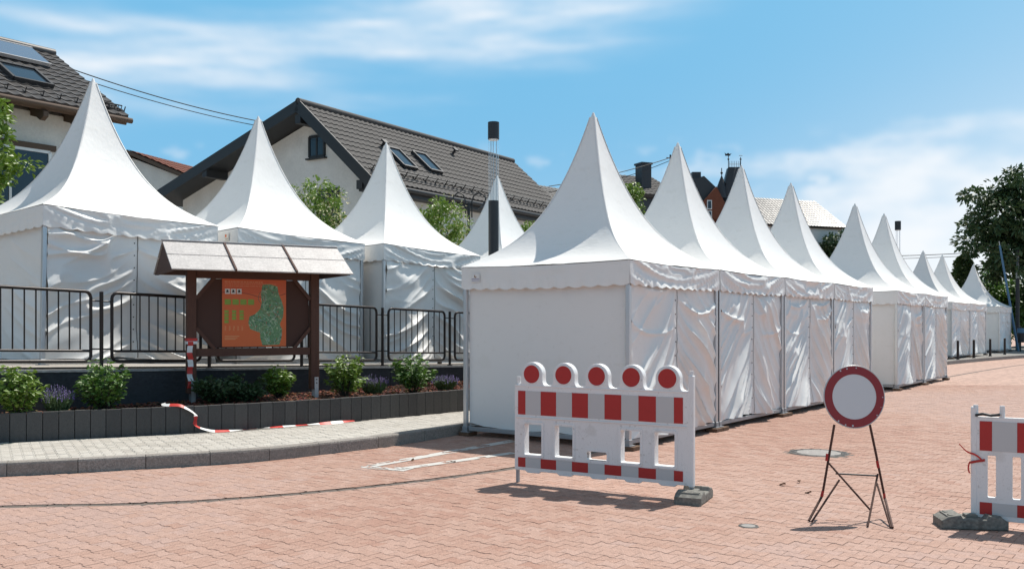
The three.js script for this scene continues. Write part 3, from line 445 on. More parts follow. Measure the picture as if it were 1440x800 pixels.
function clumps(R, n, rx, ry, rz, cy, per, cr, size, hollow = 0.45) { // leaves gathered in clumps through an uneven crown
  const L = [], centers = []; for (let i = 0; i < n; i++) { let x, y, z, q; do { x = R() * 2 - 1; y = R() * 2 - 1; z = R() * 2 - 1; q = x * x + y * y + z * z; } while (q > 1 || q < hollow * hollow * R()); const k = 0.86 + 0.28 * R(); centers.push([x * rx * k, cy + y * ry * k, z * rz * k]); }
  for (const [x, y, z] of centers) { const c = cr * (0.6 + R() * 0.8); for (let k = 0; k < per; k++) { let a, b, d, q; do { a = R() * 2 - 1; b = R() * 2 - 1; d = R() * 2 - 1; q = a * a + b * b + d * d; } while (q > 1); const l = Math.sqrt(q) + 1e-3; L.push([x + a * c, y + b * c * 0.75, z + d * c, size * (0.7 + R() * 0.6), a / l, b / l, d / l]); } }
  return { L, centers };
}
function tree(name, label, [x, d, y = 0], o) {
  const R = rng(o.seed), t = thing(name, label, 'tree', [x, d, y], 0, o.group), { L, centers } = clumps(R, o.n, o.rx, o.ry, o.rz ?? o.rx, o.cy, o.per, o.cr, o.size);
  const tr = [bar([0, 0, 0], [0.1, o.cy - o.ry * 0.35, 0.05], o.tr, 10, o.tr * 0.6)], top = [0.1, o.cy - o.ry * 0.35, 0.05]; for (let i = 0; i < Math.min(16, centers.length); i++) { const c = centers[Math.floor(i * centers.length / 16)] || centers[i], m = [mix(top[0], c[0], 0.5), mix(top[1], c[1], 0.4), mix(top[2], c[2], 0.5)]; tr.push(bar([top[0], top[1] - 0.4 * R(), top[2]], m, o.tr * 0.38, 6, o.tr * 0.22), bar(m, c, o.tr * 0.22, 5, o.tr * 0.06)); }
  obj('trunk', tr, M.bark, t); const c = obj('crown', leaves(L, R), o.m, t);
  if (o.flower) obj('blossom', leaves(clumps(R, o.n, o.rx * 1.03, o.ry * 1.03, (o.rz ?? o.rx) * 1.03, o.cy, o.flower, o.cr * 1.1, o.size * 0.8, 0.9).L, R), M.blossom, c);
  return t;
}
{ const b = at(1458, 330, 60); tree('broadleaf_tree', 'tall dark broadleaf tree at the far end of the street beside the lamp', [b.x, 60, 0], { seed: 3, n: 210, rx: 4.3, ry: 3.7, cy: EYE + (HZ - 332) / F * 60 + 0.8, per: 85, cr: 0.85, size: 0.34, tr: 0.38, m: M.leafDark }); }
{ const b = at(1475, 400, 66); tree('broadleaf_tree', 'dense broadleaf tree filling the background behind the tall dark tree', [b.x, 68, 0], { seed: 4, n: 90, rx: 3.4, ry: 2.6, cy: 3.0, per: 70, cr: 0.9, size: 0.32, tr: 0.3, m: M.leafDark }); }
{ const b = at(1400, 410, 67); tree('broadleaf_tree', 'small green tree right of the farthest tent peak', [b.x, 67, 0], { seed: 41, n: 110, rx: 2.0, ry: 2.6, cy: 2.9, per: 60, cr: 0.6, size: 0.26, tr: 0.2, m: M.leaf }); }
{ const b = at(1356, 400, 64); const R = rng(6), t = thing('conifer_tree', 'bushy green conifer rising between the farthest tent peaks', 'tree', [b.x, 64, 0]), L = []; const H = EYE + (HZ - 359) / F * 64; obj('trunk', bar([0, 0, 0], [0, H * 0.95, 0], 0.18, 8, 0.02), M.bark, t); for (let i = 0; i < 7000; i++) { const y = H * (0.12 + 0.88 * Math.pow(R(), 0.8)), r = Math.pow(1 - y / H, 0.6) * 2.5 + 0.08, a = R() * 6.283, q = r * Math.sqrt(R()) * (0.8 + 0.35 * vnoise(a * 2, y * 1.6, 5)); L.push([Math.cos(a) * q, y, Math.sin(a) * q, 0.24, Math.cos(a) * 1.2, 0.4, Math.sin(a) * 1.2]); } obj('crown', leaves(L, R), M.needle, t); }
{ const b = at(1174, 340, 74); tree('broadleaf_tree', 'tree top showing behind the tents left of the gap', [b.x, 74, 0], { seed: 7, n: 60, rx: 1.5, ry: 3.0, cy: EYE + (HZ - 352) / F * 74 - 1.0, per: 60, cr: 0.6, size: 0.26, tr: 0.2, m: M.leafDark }); }
{ const b = at(889, 292, 44); tree('broadleaf_tree', 'small leafy tree before the slate clad house', [b.x, 44, 0], { seed: 8, n: 60, rx: 0.38, ry: 1.5, cy: EYE + (HZ - 300) / F * 44, per: 60, cr: 0.4, size: 0.16, tr: 0.1, m: M.leafLight }); }
{ const b = at(446, 300, 25.4); tree('blossoming_tree', 'blossoming green tree before the white gable', [b.x, 25.4, 0.6], { seed: 9, n: 70, rx: 0.8, ry: 1.0, cy: EYE + (HZ - 312) / F * 25.4 - 0.6, per: 60, cr: 0.26, size: 0.10, tr: 0.07, m: M.leafLight, flower: 12 }); }
{ const b = at(618, 318, 27.2); tree('blossoming_tree', 'blossoming green tree beside the gooseneck street lamp', [b.x, 27.2, 0.6], { seed: 10, n: 70, rx: 0.78, ry: 0.95, cy: EYE + (HZ - 327) / F * 27.2 - 0.6, per: 60, cr: 0.26, size: 0.10, tr: 0.07, m: M.leafLight, flower: 9 }); }
{ const b = at(741, 322, 31); tree('blossoming_tree', 'small green tree top just right of the black lamp post', [b.x, 31, 0.4], { seed: 12, n: 30, rx: 0.5, ry: 0.7, cy: EYE + (HZ - 330) / F * 31 - 0.4, per: 50, cr: 0.25, size: 0.10, tr: 0.06, m: M.leafLight }); }
{ const b = at(-62, 205, 20.5); tree('linden_tree', 'bright green leafy tree reaching in beside the pale house', [b.x, 20.5, 0.8], { seed: 11, n: 110, rx: 1.32, ry: 1.5, cy: EYE + (HZ - 212) / F * 20.5 - 0.8, per: 55, cr: 0.30, size: 0.15, tr: 0.12, m: M.leafLight }); }
function shrub(label, px, py, w, h, m, seed, kind) { // px, py: where it meets the soil in the photo
  const [x, d] = ground(px, py, 0.49), R = rng(seed), s = thing(kind === 'lavender' ? 'lavender_plant' : 'shrub', label, kind === 'lavender' ? 'plant' : 'shrub', [x, d, 0.487], 0, 'plants in the planted bed'), st = [], L = [];
  if (kind === 'lavender') {
    const fl = []; for (let i = 0; i < 150; i++) { const a = R() * 6.283, q = Math.sqrt(R()), bx = Math.cos(a) * q * w * 0.25, bz = Math.sin(a) * q * w * 0.25, tx = Math.cos(a) * q * w * 0.55, tz = Math.sin(a) * q * w * 0.55, ty = h * (0.72 + 0.32 * R()) * (1 - q * 0.3); st.push(bar([bx, 0, bz], [tx, ty, tz], 0.003, 3, 0.002)); for (let k = 0; k < 7; k++) { const f = k / 8; L.push([mix(bx, tx, f), mix(0, ty * 0.8, f), mix(bz, tz, f), 0.055, Math.cos(a) * 0.6, 1.4, Math.sin(a) * 0.6]); } for (let k = 0; k < 5; k++) fl.push([tx + (R() - 0.5) * 0.01, ty - 0.06 + k * 0.014, tz + (R() - 0.5) * 0.01, 0.022, R() - 0.5, 0.3, R() - 0.5]); }
    obj('stems', st, M.lavLeaf, s).userData.kind = 'stuff'; obj('foliage', leaves(L, R), M.lavLeaf, s); obj('flower_spikes', leaves(fl, R), M.lavFlower, s).userData.kind = 'stuff';
  } else {
    for (let i = 0; i < 40; i++) { const a = R() * 6.283, q = Math.sqrt(R()), tx = Math.cos(a) * q * w / 2, tz = Math.sin(a) * q * w / 2, ty = h * (0.38 + 0.66 * Math.pow(R(), 0.8)) * (1 - 0.25 * q * q); st.push(bar([tx * 0.15, 0, tz * 0.15], [tx, ty, tz], 0.006, 4, 0.003)); for (let k = 0; k < 26; k++) { const f = 0.25 + 0.75 * Math.pow(k / 25, 0.7); L.push([tx * mix(0.15, 1, f) + (R() - 0.5) * 0.13, ty * f + (R() - 0.4) * 0.08, tz * mix(0.15, 1, f) + (R() - 0.5) * 0.13, 0.085 * (0.7 + R() * 0.6), Math.cos(a) * 0.8 + (R() - 0.5), 0.25, Math.sin(a) * 0.8 + (R() - 0.5)]); } }
    obj('stems', st, M.bark, s).userData.kind = 'stuff'; obj('foliage', leaves(L, R), m, s);
  }
  return s;
}
shrub('light green leafy shrub at the end of the bed below the large tent', 26, 586, 0.66, 0.72, M.leafLight, 21);
shrub('purple flowering lavender between two leafy shrubs below the large tent', 80, 582, 0.42, 0.45, null, 22, 'lavender');
shrub('broad leafy shrub between lavender and notice board', 146, 579, 0.8, 0.78, M.leaf, 23);
shrub('spreading shrub under the left half of the notice board, leaves coloured dark for its shade', 302, 567, 0.8, 0.46, M.leafDark, 24);  // here and in the next shrub the board's shade is in the leaf colour
shrub('spreading shrub under the middle of the notice board, leaves coloured dark for its shade', 340, 565, 0.8, 0.46, M.leafDark, 25);
shrub('small light green shrub beside the right post of the notice board', 391, 559, 0.52, 0.54, M.leafLight, 26);
shrub('tall light green shrub just right of the notice board', 484, 557, 0.78, 0.74, M.leafLight, 27);
shrub('lavender between the two light green shrubs right of the notice board', 525, 553, 0.55, 0.38, null, 28, 'lavender');
shrub('rounded green shrub in the bed nearest the first street tent', 582, 553, 0.86, 0.74, M.leaf, 29);
shrub('lavender at the end of the bed beside the first street tent', 626, 548, 0.5, 0.34, null, 30, 'lavender');

// ------------------------------------------------------------------ pagoda tents
const ridged = v => { const k = 1 - Math.abs(v); return k * k * k; };
function foldFn(seed, k, amp, regular) { // hanging cloth: chevron folds falling away from the middle seam, slack swags near the top
  return (x, y, s, H) => {
    const ax = Math.abs(x) / (s / 2), sd = seed + (x < 0 ? 17 : 0), q = y + k * 1.45 * Math.pow(ax + 0.02, 0.72), wq = q + 0.10 * vnoise(x * 1.1 + sd, y * 0.9, sd);
    const env = Math.sin(Math.PI * clamp(ax * 0.95)) ** 0.7, low = 0.5 + 0.5 * sstep(2.3, 1.1, y);
    const lam = regular ? 0.22 : 0.40, ph = Math.PI * wq / lam + 1.6 * vnoise(wq * 1.7 + sd, sd) + 0.5 * vnoise(x * 1.4, y * 0.8, sd + 2), gate = 0.25 + 0.75 * sstep(-0.45, 0.55, vnoise(wq * 2.1 + 5, x * 1.1 + sd, sd + 8));
    let d = 2.3 * amp * env * low * gate * Math.pow(1 - Math.abs(Math.sin(ph)), 2.2) + 1.5 * amp * env * low * ridged(vnoise(wq * 2.7, x * 0.6 + sd, sd));
    const q2 = y - 0.55 * (ax - 0.5) * (ax - 0.5) * 4 * 0.35, top = sstep(1.2, 2.1, y);
    d += amp * 1.6 * env * top * ridged(vnoise(q2 * 3.4 + sd * 1.3, x * 1.1, sd + 9));
    d += amp * 0.9 * vnoise(x * 1.3 + sd, y * 0.8, sd + 5) * env + 0.0015 * vnoise(x * 7, y * 4, sd + 6);
    d += 0.10 * sstep(0.75, 0.12, y) * Math.exp(-(((ax - 0.10 - 0.25 * hash(Math.round(sd * 10), 1, 2)) / 0.22) ** 2)) * hash(Math.round(sd * 10), 4, 2);
    // edges laced to the leg: small puckers every 25 cm
    d += 0.010 * sstep(0.86, 1.0, ax) * Math.sin(y * 25) * (0.5 + 0.5 * vnoise(y * 3, sd));
    return d * (0.12 + 0.88 * sstep(2.42, 2.02, y));
  };
}
function flatFn(seed, amp = 0.009) { return (x, y, s) => { const ax = Math.abs(x) / (s / 2); return amp * (vnoise(x * 0.9 + seed, y * 0.7, seed) + 0.5 * vnoise(x * 1.6 + y * 1.2 + seed, y * 2.2 - x, seed + 2)) + amp * 0.6 * Math.sin(x * 9 + seed) * sstep(2.0, 2.4, y) + 0.5 * amp * vnoise(x * 6, y * 2, seed + 4) * (1 - ax); }; }
const CLOTH = 2.44;
function clothGeo(x0, x1, s, nx, ny, fn, lift, curl) { // a wall panel from just above the ground to behind the valance
  return gridGeo(nx, ny, (u, v) => { const x = mix(x0, x1, u), hem = lift + 0.012 * Math.sin(x * 5 + lift * 90) + (curl ? curl(x) : 0), y = mix(hem, CLOTH, v); return [x, y, fn(x, y, s, CLOTH), x * 0.7, y * 0.7]; });
}
function valanceGeo(s, seed, nx, wr, E) {
  return gridGeo(nx, 12, (u, v) => {
    const a = u * 2 - 1, x = a * s / 2, sag = 0.022 * (1 - a * a), sc = 0.028 * (Math.abs(Math.sin(u * Math.PI * 12)) - 0.5), drop = v * (0.335 + sc * v);
    const y = E - 0.012 - sag - drop, edge = 1 - Math.pow(Math.abs(a), 6), q = v * 0.32 - 0.26 * (1 - a * a) * wr;
    const z = wr * edge * (0.045 * ridged(vnoise(q * 7 + seed, a * 1.4, seed)) + 0.022 * ridged(vnoise(q * 15 + seed, a * 2.4, seed + 4)) - 0.01) + 0.007 * vnoise(x * 5 + seed, v * 1.5, seed + 1) * v + 0.012 * Math.sin(u * Math.PI * 24) * v * v * 0.5 + 0.006 * v;
    return [x, y, Math.max(z, -0.012), x * 0.7, y * 0.7];
  });
}
function roofGeo(s, E, A, seed, nx, ny) {
  const parts = [], H = u => 0.33 * u + 0.67 * Math.pow(u, 3.2), hw = s / 2 + 0.018;
  for (let f = 0; f < 4; f++) {
    const g = gridGeo(nx, ny, (p, u0) => {
      const u = 1 - Math.pow(1 - u0, 1.15), a = p * 2 - 1, w = mix(hw, 0.045, u), x = a * w, z = w * (1 - 0.055 * (1 - a * a) * (1 - u) * sstep(0, 0.25, u));
      const ed = 1 - a * a, y = E + (A - E) * H(u) - 0.022 * ed * (1 - u) - 0.05 * ed * Math.sin(Math.PI * clamp(u)) + ed * (0.007 * vnoise(x * 2.2 + seed + f * 9, z * 2.2 + u * 4, seed) + 0.003 * vnoise(x * 8 + f, u * 20, seed + 3)) * (1 - u * 0.6);
      return [x, y, z, x * 0.6 + f * 0.3, u * 2.2];
    });
    g.rotateY(f * Math.PI / 2); parts.push(g);
  }
  const g0 = new THREE.BufferGeometry(), P = [], N = [], U = [], I = []; let o = 0;
  for (const g of parts) { P.push(...g.attributes.position.array); N.push(...g.attributes.normal.array); U.push(...g.attributes.uv.array); for (const i of g.index.array) I.push(i + o); o += g.attributes.position.count; }
  g0.setAttribute('position', new THREE.Float32BufferAttribute(P, 3)); g0.setAttribute('normal', new THREE.Float32BufferAttribute(N, 3)); g0.setAttribute('uv', new THREE.Float32BufferAttribute(U, 2)); g0.setIndex(I); return g0;
}
const SIDES = [['street', 0], ['front', -Math.PI / 2], ['back', Math.PI / 2], ['rear', Math.PI]];
function tent({ c, phi, s = 3, E = 2.673, A = 5.117, y = 0, seed, label, group, regular = false, chev = 1.1, amp = 0.032, fine = 1, front = 'flat', tilt = 0, blocks = true, logo }) {
  const t = thing('pagoda_tent', label, 'tent', [c[0], c[1], y], 0, group); t.rotation.order = 'XYZ'; t.rotation.set(tilt, turnOf(phi), 0); t.updateMatrixWorld(true);
  const h = s / 2, put = (name, g, m, ang, out) => { g.translate(0, 0, out); g.rotateY(ang); return obj(name, g, m, t); };
  const canopy = obj('canopy', roofGeo(s, E, A, seed, Math.round(22 * fine) + 4, Math.round(34 * fine) + 6), M.roof, t);
  obj('peak_cap', new THREE.LatheGeometry([[0.084, -0.15], [0.087, -0.14], [0.078, -0.135], [0.056, -0.01], [0.016, 0.10], [0, 0.115]].map(p => new THREE.Vector2(...p)), 16).translate(0, A - 0.03, 0), M.roof, canopy);
  for (let k = 0; k < 4; k++) { const g = gridGeo(4, 30, (p, u) => { const w = mix(s / 2 + 0.018, 0.045, u), y = E + (A - E) * (0.33 * u + 0.67 * Math.pow(u, 3.2)), o = (p - 0.5) * 0.035; return [w + o * 0.7, y + 0.0045 - Math.abs(o) * 1.1, w - o * 0.7]; }); g.rotateY(k * Math.PI / 2); obj('ridge_weld', g, M.roof, canopy); }
  for (const [name, ang] of SIDES) {
    const vis = name === 'street' || name === 'front', wr = name === 'street' ? 1 : front === 'loose' ? 0.5 : 0.12;
    put('valance', valanceGeo(s + 0.03, seed + ang * 3, vis ? 150 : 40, wr, E), M.wall, ang, h + 0.012);
    const loose = name === 'street' || (name === 'front' && front === 'loose');
    const fn = loose ? foldFn(seed + ang, name === 'street' ? chev : 0.5, name === 'street' ? amp : 0.02, regular && name === 'street') : flatFn(seed + ang);
    const nx = vis ? Math.round((loose ? 56 : 40) * fine) : 8, ny = vis ? Math.round((loose ? 96 : 60) * fine) : 8, wx = h - 0.075, lift = 0.15;
    if (name === 'street') {
      put('curtain', clothGeo(-wx, 0.035, s, nx, ny, fn, lift, x => 0.05 * Math.exp(-(((x + 0.35) / 0.3) ** 2)) * (seed % 3) / 2), M.wall, ang, h - 0.036);
      put('curtain', clothGeo(0.0, wx, s, nx, ny, (x, yy, a, b) => fn(x, yy, a, b) - 0.014, lift, x => 0.04 * Math.exp(-(((x - 1.1) / 0.25) ** 2)) * ((seed + 1) % 3) / 2), M.wall, ang, h - 0.036);
      const zip_shade = gridGeo(1, 60, (u, v) => { const yy = mix(lift + 0.03, CLOTH, v); return [0.037 + (u - 0.5) * 0.016, yy, fn(0.034, yy, s, CLOTH) + 0.004]; }); put('zip_shade', zip_shade, M.zip_shade, ang, h - 0.036);  // zip strip whose dark colour also stands for shade in the gap
      const ey = []; for (let k = 0; k < 9; k++) { const yy = 0.45 + k * 0.21; const q = new THREE.CylinderGeometry(0.011, 0.011, 0.006, 8); q.rotateX(Math.PI / 2); q.translate(-0.02, yy, fn(-0.02, yy, s, CLOTH) + 0.005); ey.push(q); } put('eyelets', merge(ey), M.trim, ang, h - 0.036).userData.kind = 'stuff';
    } else put('wall_sheet', clothGeo(-wx, wx, s, nx * (vis ? 2 : 1), ny, fn, lift, name === 'front' ? x => 0.05 * sstep(-1.1, -1.42, x) : null), M.wall, ang, h - 0.075);
    put('base_rail', box(s - 0.2, 0.065, 0.05, 0, 0.118, 0, 0.006), M.rail, ang, h - 0.045);
  }
  for (const sx of [-1, 1]) for (const sz of [-1, 1]) {
    const x = sx * (h - 0.035), z = sz * (h - 0.035);
    const leg = obj('leg', [box(0.066, E - 0.2, 0.066, x, (E - 0.2) / 2 + 0.06, z, 0.008)], M.alu, t);
    obj('foot_plate', [box(0.15, 0.014, 0.15, sx * (h - 0.05), 0.067, sz * (h - 0.05)), box(0.09, 0.09, 0.09, x, 0.11, z, 0.01)], M.rail, leg);
    if (blocks) obj('wood_block', box(0.24, 0.058, 0.19, sx * (h - 0.1), 0.0305, sz * (h - 0.02), 0.006), M.wood, leg);
  }
  if (logo) { const { m, x, yy, w, hh, ang } = logo; const g = new THREE.PlaneGeometry(w, hh); g.translate(x, yy, 0); put('printed_logo', g, m, ang, h + 0.034); }
  return t;
}
function canvasMat(w, h, draw, rough = 0.6) { const c = document.createElement('canvas'); c.width = w; c.height = h; draw(c.getContext('2d'), w, h); const t = new THREE.CanvasTexture(c); t.colorSpace = THREE.SRGBColorSpace; return new THREE.MeshStandardMaterial({ map: t, roughness: rough, side: THREE.DoubleSide }); }
const logoA = canvasMat(128, 96, (g) => { g.fillStyle = '#dcdbd8'; g.fillRect(0, 0, 128, 96); g.strokeStyle = '#8a5a2c'; g.lineWidth = 9; g.beginPath(); g.arc(64, 28, 15, 0.4, 4.2); g.stroke(); g.fillStyle = '#2f2a30'; g.beginPath(); g.arc(58, 32, 7, 0, 7); g.fill(); g.fillStyle = '#6d6690'; for (let i = 0; i < 14; i++) g.fillRect(8 + i * 8, 54, 6, 11); for (let i = 0; i < 17; i++) g.fillRect(10 + i * 6.4, 74, 4.5, 9); });
const logoB = canvasMat(96, 64, (g) => { g.fillStyle = '#dedcd6'; g.fillRect(0, 0, 96, 64); g.fillStyle = '#c8202a'; g.beginPath(); g.moveTo(8, 30); g.lineTo(30, 12); g.lineTo(44, 22); g.lineTo(24, 44); g.fill(); g.fillStyle = '#8d8a88'; for (let i = 0; i < 6; i++) g.fillRect(50 + i * 7, 20, 5, 8); for (let i = 0; i < 5; i++) g.fillRect(50 + i * 7, 34, 5, 6); });
const logoC = canvasMat(64, 64, (g) => { g.fillStyle = '#dfdbd2'; g.fillRect(0, 0, 64, 64); g.fillStyle = '#df6a34'; g.fillRect(10, 8, 22, 22); g.fillStyle = '#b08a70'; g.fillRect(16, 42, 8, 6); g.fillRect(30, 42, 24, 6); });
const streetRow = 'white pagoda tents in the long row on the red paving', plazaRow = 'white pagoda tents behind the railing';
const cen = (t, s, n = 0) => row(t + s / 2, n + s / 2);
const FR = -Math.PI / 2;
tent({ c: cen(0, 3), phi: PHI, seed: 3, chev: 1.05, amp: 0.046, fine: 1.3, group: streetRow, label: 'white pagoda tent heading the street row, flat front wall behind the long barrier', logo: { m: logoA, x: -1.22, yy: 2.49, w: 0.17, hh: 0.13, ang: FR } });
tent({ c: cen(3.06, 3), phi: PHI, seed: 14, chev: 1.3, amp: 0.05, fine: 1.2, group: streetRow, label: 'second white pagoda tent of the street row counted from the long barrier' });
tent({ c: cen(6.12, 3), phi: PHI, seed: 27, chev: 1.1, amp: 0.048, fine: 1.1, group: streetRow, label: 'third white pagoda tent of the street row counted from the long barrier' });
tent({ c: cen(9.18, 3), phi: PHI, seed: 38, chev: 1.25, amp: 0.046, group: streetRow, label: 'fourth white pagoda tent of the street row, last before the open gap' });
tent({ c: cen(14.6, 3.1), phi: PHI, s: 3.1, A: 5.2, seed: 52, chev: 1.4, amp: 0.048, group: streetRow, label: 'white pagoda tent just past the gap, small red print on its front valance', logo: { m: logoB, x: 0.5, yy: 2.53, w: 0.32, hh: 0.2, ang: FR } });
tent({ c: cen(17.76, 3.1), phi: PHI, s: 3.1, A: 5.22, seed: 66, regular: true, chev: 0.9, amp: 0.045, group: streetRow, label: 'white pagoda tent ending the street row beside the empty paving, chevron creases in its curtain' });
const far7 = [20.4, 45.8], dd7 = [Math.sin(0.68), Math.cos(0.68)];
tent({ c: far7, phi: 0.68, s: 3.5, A: 5.2, y: 0.17, seed: 71, regular: true, chev: 0.9, amp: 0.04, fine: 0.7, group: 'white pagoda tents on the far pavement behind the bollards', label: 'white pagoda tent at the near end of the far pavement, darker front edge' });
tent({ c: [far7[0] + dd7[0] * 3.56, far7[1] + dd7[1] * 3.56], phi: 0.68, s: 3.5, A: 5.2, y: 0.17, seed: 83, regular: true, chev: 0.9, amp: 0.04, fine: 0.7, group: 'white pagoda tents on the far pavement behind the bollards', label: 'middle white pagoda tent of the three on the far pavement' });
tent({ c: [28.0, 56], phi: 0.66, s: 3.5, A: 5.2, y: 0.17, seed: 95, regular: true, chev: 0.9, amp: 0.04, fine: 0.7, group: 'white pagoda tents on the far pavement behind the bollards', label: 'white pagoda tent farthest along the far pavement, below the dark trees' });
const PL = 0.668, dL = [Math.sin(PL), Math.cos(PL)], nL = [-dL[1], dL[0]];
const leftTent = (n, label, o) => { const s = 3.14, c = [n[0] + (dL[0] + nL[0]) * s / 2, n[1] + (dL[1] + nL[1]) * s / 2]; return tent({ c, phi: PL, s, E: 2.60, A: 5.19, y: plazaH(c[1]) + 0.006, tilt: -0.035, fine: 1.1, group: plazaRow, label, blocks: false, ...o }); };
leftTent([-7.39, 14.47], 'large white pagoda tent behind the railing left of the notice board', { seed: 104, chev: 0.5, amp: 0.06, front: 'loose' });
leftTent([-5.10, 17.11], 'white pagoda tent behind the railing, directly behind the roofed notice board', { seed: 117, chev: 0.5, amp: 0.052, logo: { m: logoC, x: 1.25, yy: 2.44, w: 0.14, hh: 0.14, ang: FR } });
leftTent([-2.72, 19.5], 'white pagoda tent behind the railing, between notice board and black lamp post', { seed: 129, chev: 0.6, amp: 0.055 });
leftTent([-0.15, 23.5], 'white pagoda tent mostly hidden, its peak rising behind the black lamp post', { seed: 141, chev: 0.6, amp: 0.03, fine: 0.9 });

// ------------------------------------------------------------------ railing
{
  const r = thing('railing', 'dark brown tubular railing with upright bars on top of the retaining wall', 'railing'), yaw = Math.atan2(dF[1], dF[0]);
  const posts = [-1.1, 0.9, 2.82, 4.81, 6.9, 8.96, 11.0];
  const at3 = (t, y) => { const p = fence(t, 0.14); return [p[0], plazaH(p[1]) + y, -p[1]]; };
  for (let i = 0; i + 1 < posts.length; i++) {
    const a = posts[i] + 0.17, b = posts[i + 1] - 0.17, rr = 0.09, y0 = 0.13, y1 = 1.21, c = [];
    const arc = (cx, cy, s) => { for (let k = 0; k <= 4; k++) { const q = s + k * Math.PI / 8; c.push([cx + Math.cos(q) * rr, cy + Math.sin(q) * rr]); } };
    arc(b - rr, y1 - rr, 0); arc(a + rr, y1 - rr, Math.PI / 2); arc(a + rr, y0 + rr, Math.PI); arc(b - rr, y0 + rr, 1.5 * Math.PI);
    const dense = []; for (let k = 0; k < c.length; k++) { const p = c[k], q = c[(k + 1) % c.length], L = Math.hypot(p[0] - q[0], p[1] - q[1]), m = Math.max(1, Math.round(L / 0.3)); for (let j = 0; j < m; j++) dense.push([mix(p[0], q[0], j / m), mix(p[1], q[1], j / m)]); }
    const f = obj('panel_frame', tube(dense.map(([t, y]) => at3(t, y)), 0.026, 110, 8, true), M.fence, r);
    obj('lower_rail', bar(at3(a, 0.29), at3(b, 0.29), 0.02), M.fence, f);
    const n = 10; for (let k = 1; k < n; k++) { const t = mix(a, b, k / n); obj('upright_bar', bar(at3(t, 0.29), at3(t, 1.20), 0.0115, 6), M.fence, f); }
  }
  for (const t of posts) { const p = obj('post', [bar(at3(t, 0.0), at3(t, 1.22), 0.030, 10), new THREE.CylinderGeometry(0.06, 0.06, 0.02, 10).translate(...at3(t, 0.012))], M.fence, r); for (const y of [0.32, 1.07]) obj('link_pin', bar(at3(t - 0.17, y), at3(t + 0.17, y), 0.012, 6), M.fence, p); }
}
